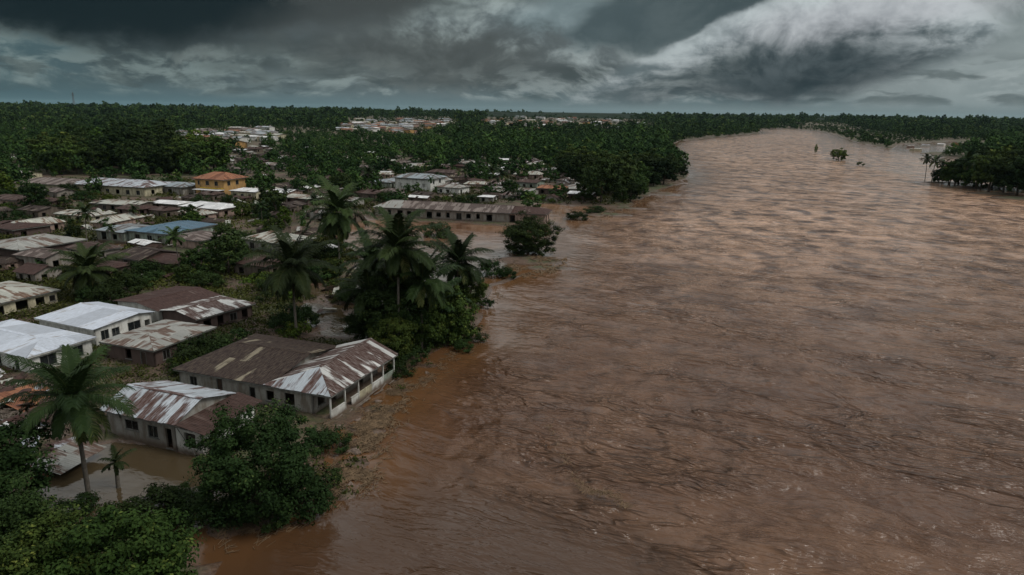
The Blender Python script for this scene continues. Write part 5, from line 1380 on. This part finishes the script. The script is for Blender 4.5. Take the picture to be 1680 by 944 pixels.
sticks('drift_debris', 'pale reeds and broken sticks drifted along the bank below the large house', 1.05, 3600, 1, th=.032, z0=.05, line=[(655, 655), (610, 700), (580, 760), (560, 800), (590, 770), (620, 680), (600, 720)])
sticks('drift_debris', 'straw coloured drift line beside the thicket', .8, 900, 2, line=[(820, 480), (790, 520), (765, 570), (720, 600), (680, 640)])
sticks('drift_debris', 'broken branches on the mud spit below the lone flooded tree', [(830, 445), (860, 420), (930, 425), (920, 445), (870, 460)], 500, 3, (.6, 2.4), .09)
sticks('drift_debris', 'driftwood heaped on the shoals below the riverside wood', [(930, 365), (940, 345), (1010, 335), (1100, 300), (1125, 292), (1100, 325), (1040, 350), (980, 368)], 420, 4, (.8, 3.5), .12)
sticks('drift_debris', 'thin line of drift in the current at the bottom of the view', .25, 420, 5, (.15, .6), .022, .12, line=[(900, 700), (945, 790), (965, 810), (1000, 812), (1030, 835)])
sticks('drift_debris', 'wooden scraps between the collapsed huts and palms', [(-30, 770), (-30, 625), (95, 640), (110, 740), (60, 800)], 1200, 6, (.3, 1.8), .05, .3, mat='wall_wood')
sticks('drift_debris', 'splintered boards over the rubble right of the squat palm', [(150, 500), (180, 405), (320, 400), (430, 470), (420, 560), (300, 480)], 1400, 7, (.4, 2.2), .07, .2, mat='wall_wood')
sticks('drift_debris', 'brown reeds and litter caught along the bank between the large house and the thicket', .7, 1500, 8, th=.02, line=[(690, 592), (665, 625), (650, 640), (640, 655)])
sticks('drift_debris', 'litter washed up round the foot of the round leafy tree', .8, 1100, 9, th=.022, line=[(545, 700), (552, 770), (530, 830), (440, 868), (380, 885)])
for i, (px_, py_, s_) in enumerate(((672, 600, .45), (655, 618, .35), (690, 590, .5), (546, 735, .4), (540, 800, .45), (500, 845, .5), (440, 868, .45), (775, 560, .4), (800, 505, .45), (760, 575, .3))):
    x, y = G(px_, py_); plant('shrub', bigshrub if i % 2 else shrub[1], x, y, i, s_ * 1.5, 'x', 'shrub', 'half drowned shrubs along the bank', z=0)
order_labels([o for o in col.objects if o.get('group') == 'half drowned shrubs along the bank'], 'half drowned shrub on the near bank')
# dark boulders and clods in the shallows by the bank
bm_src = []; clods = []
for i in range(3):
    rsb = R8(700 + i); mb = MB(); nu, nv = 8, 5
    P = {}
    for a in range(nu):
        for b_ in range(nv + 1):
            t = PI * b_ / nv; ph = 2 * PI * a / nu; r_ = .5 * (1 + .3 * math.sin(3 * ph + i) * math.sin(t) + .25 * (rsb.rand() - .5) * (0 < b_ < nv)); P[a, b_] = (r_ * math.cos(ph) * math.sin(t), r_ * 1.3 * math.sin(ph) * math.sin(t), r_ * .55 * math.cos(t))
    for a in range(nu):
        for b_ in range(nv): mb.face([P[a, b_], P[a, b_ + 1], P[(a + 1) % nu, b_ + 1], P[(a + 1) % nu, b_]])
    bm_src.append(mb.mesh('clod', M['stone']))
for i, (px_, py_, s_) in enumerate(((560, 728, .9), (583, 742, 1.1), (592, 762, .5), (575, 795, .5), (620, 660, .7), (588, 690, .6), (604, 676, .5), (640, 640, .5), (556, 700, .5), (700, 612, .5), (548, 812, .4))):
    x, y = G(px_, py_); o = link('mud_clod', bm_src[i % 3], None, (x, y, .02)); o.scale = (s_, s_, s_); o.rotation_euler = (0, 0, i * 1.1)
    tag(o, 'x', 'clod', 'mud clods in the shallows'); clods.append(o)
order_labels(clods, 'dark mud clod in the shallows by the bank house')
# ------------------------------------------------------------ haze
mh = bpy.data.materials.new('damp_air'); mh.use_nodes = True; kh = N(mh.node_tree)
for nd in list(kh.n): kh.n.remove(nd)
oh_ = kh.node('ShaderNodeOutputMaterial'); pv = kh.node('ShaderNodeVolumePrincipled')
pv.inputs['Color'].default_value = (.55, .80, .88, 1); pv.inputs['Density'].default_value = 0.000016
kh.l.new(pv.outputs[0], oh_.inputs['Volume'])
mb = MB(); mb.box2((-21000, -600, -6), (21000, 16000, 110)); hz_o = mb.build('haze', mh); tag(hz_o, kind='stuff', label='thin damp haze over the whole flooded plain', cat='haze')
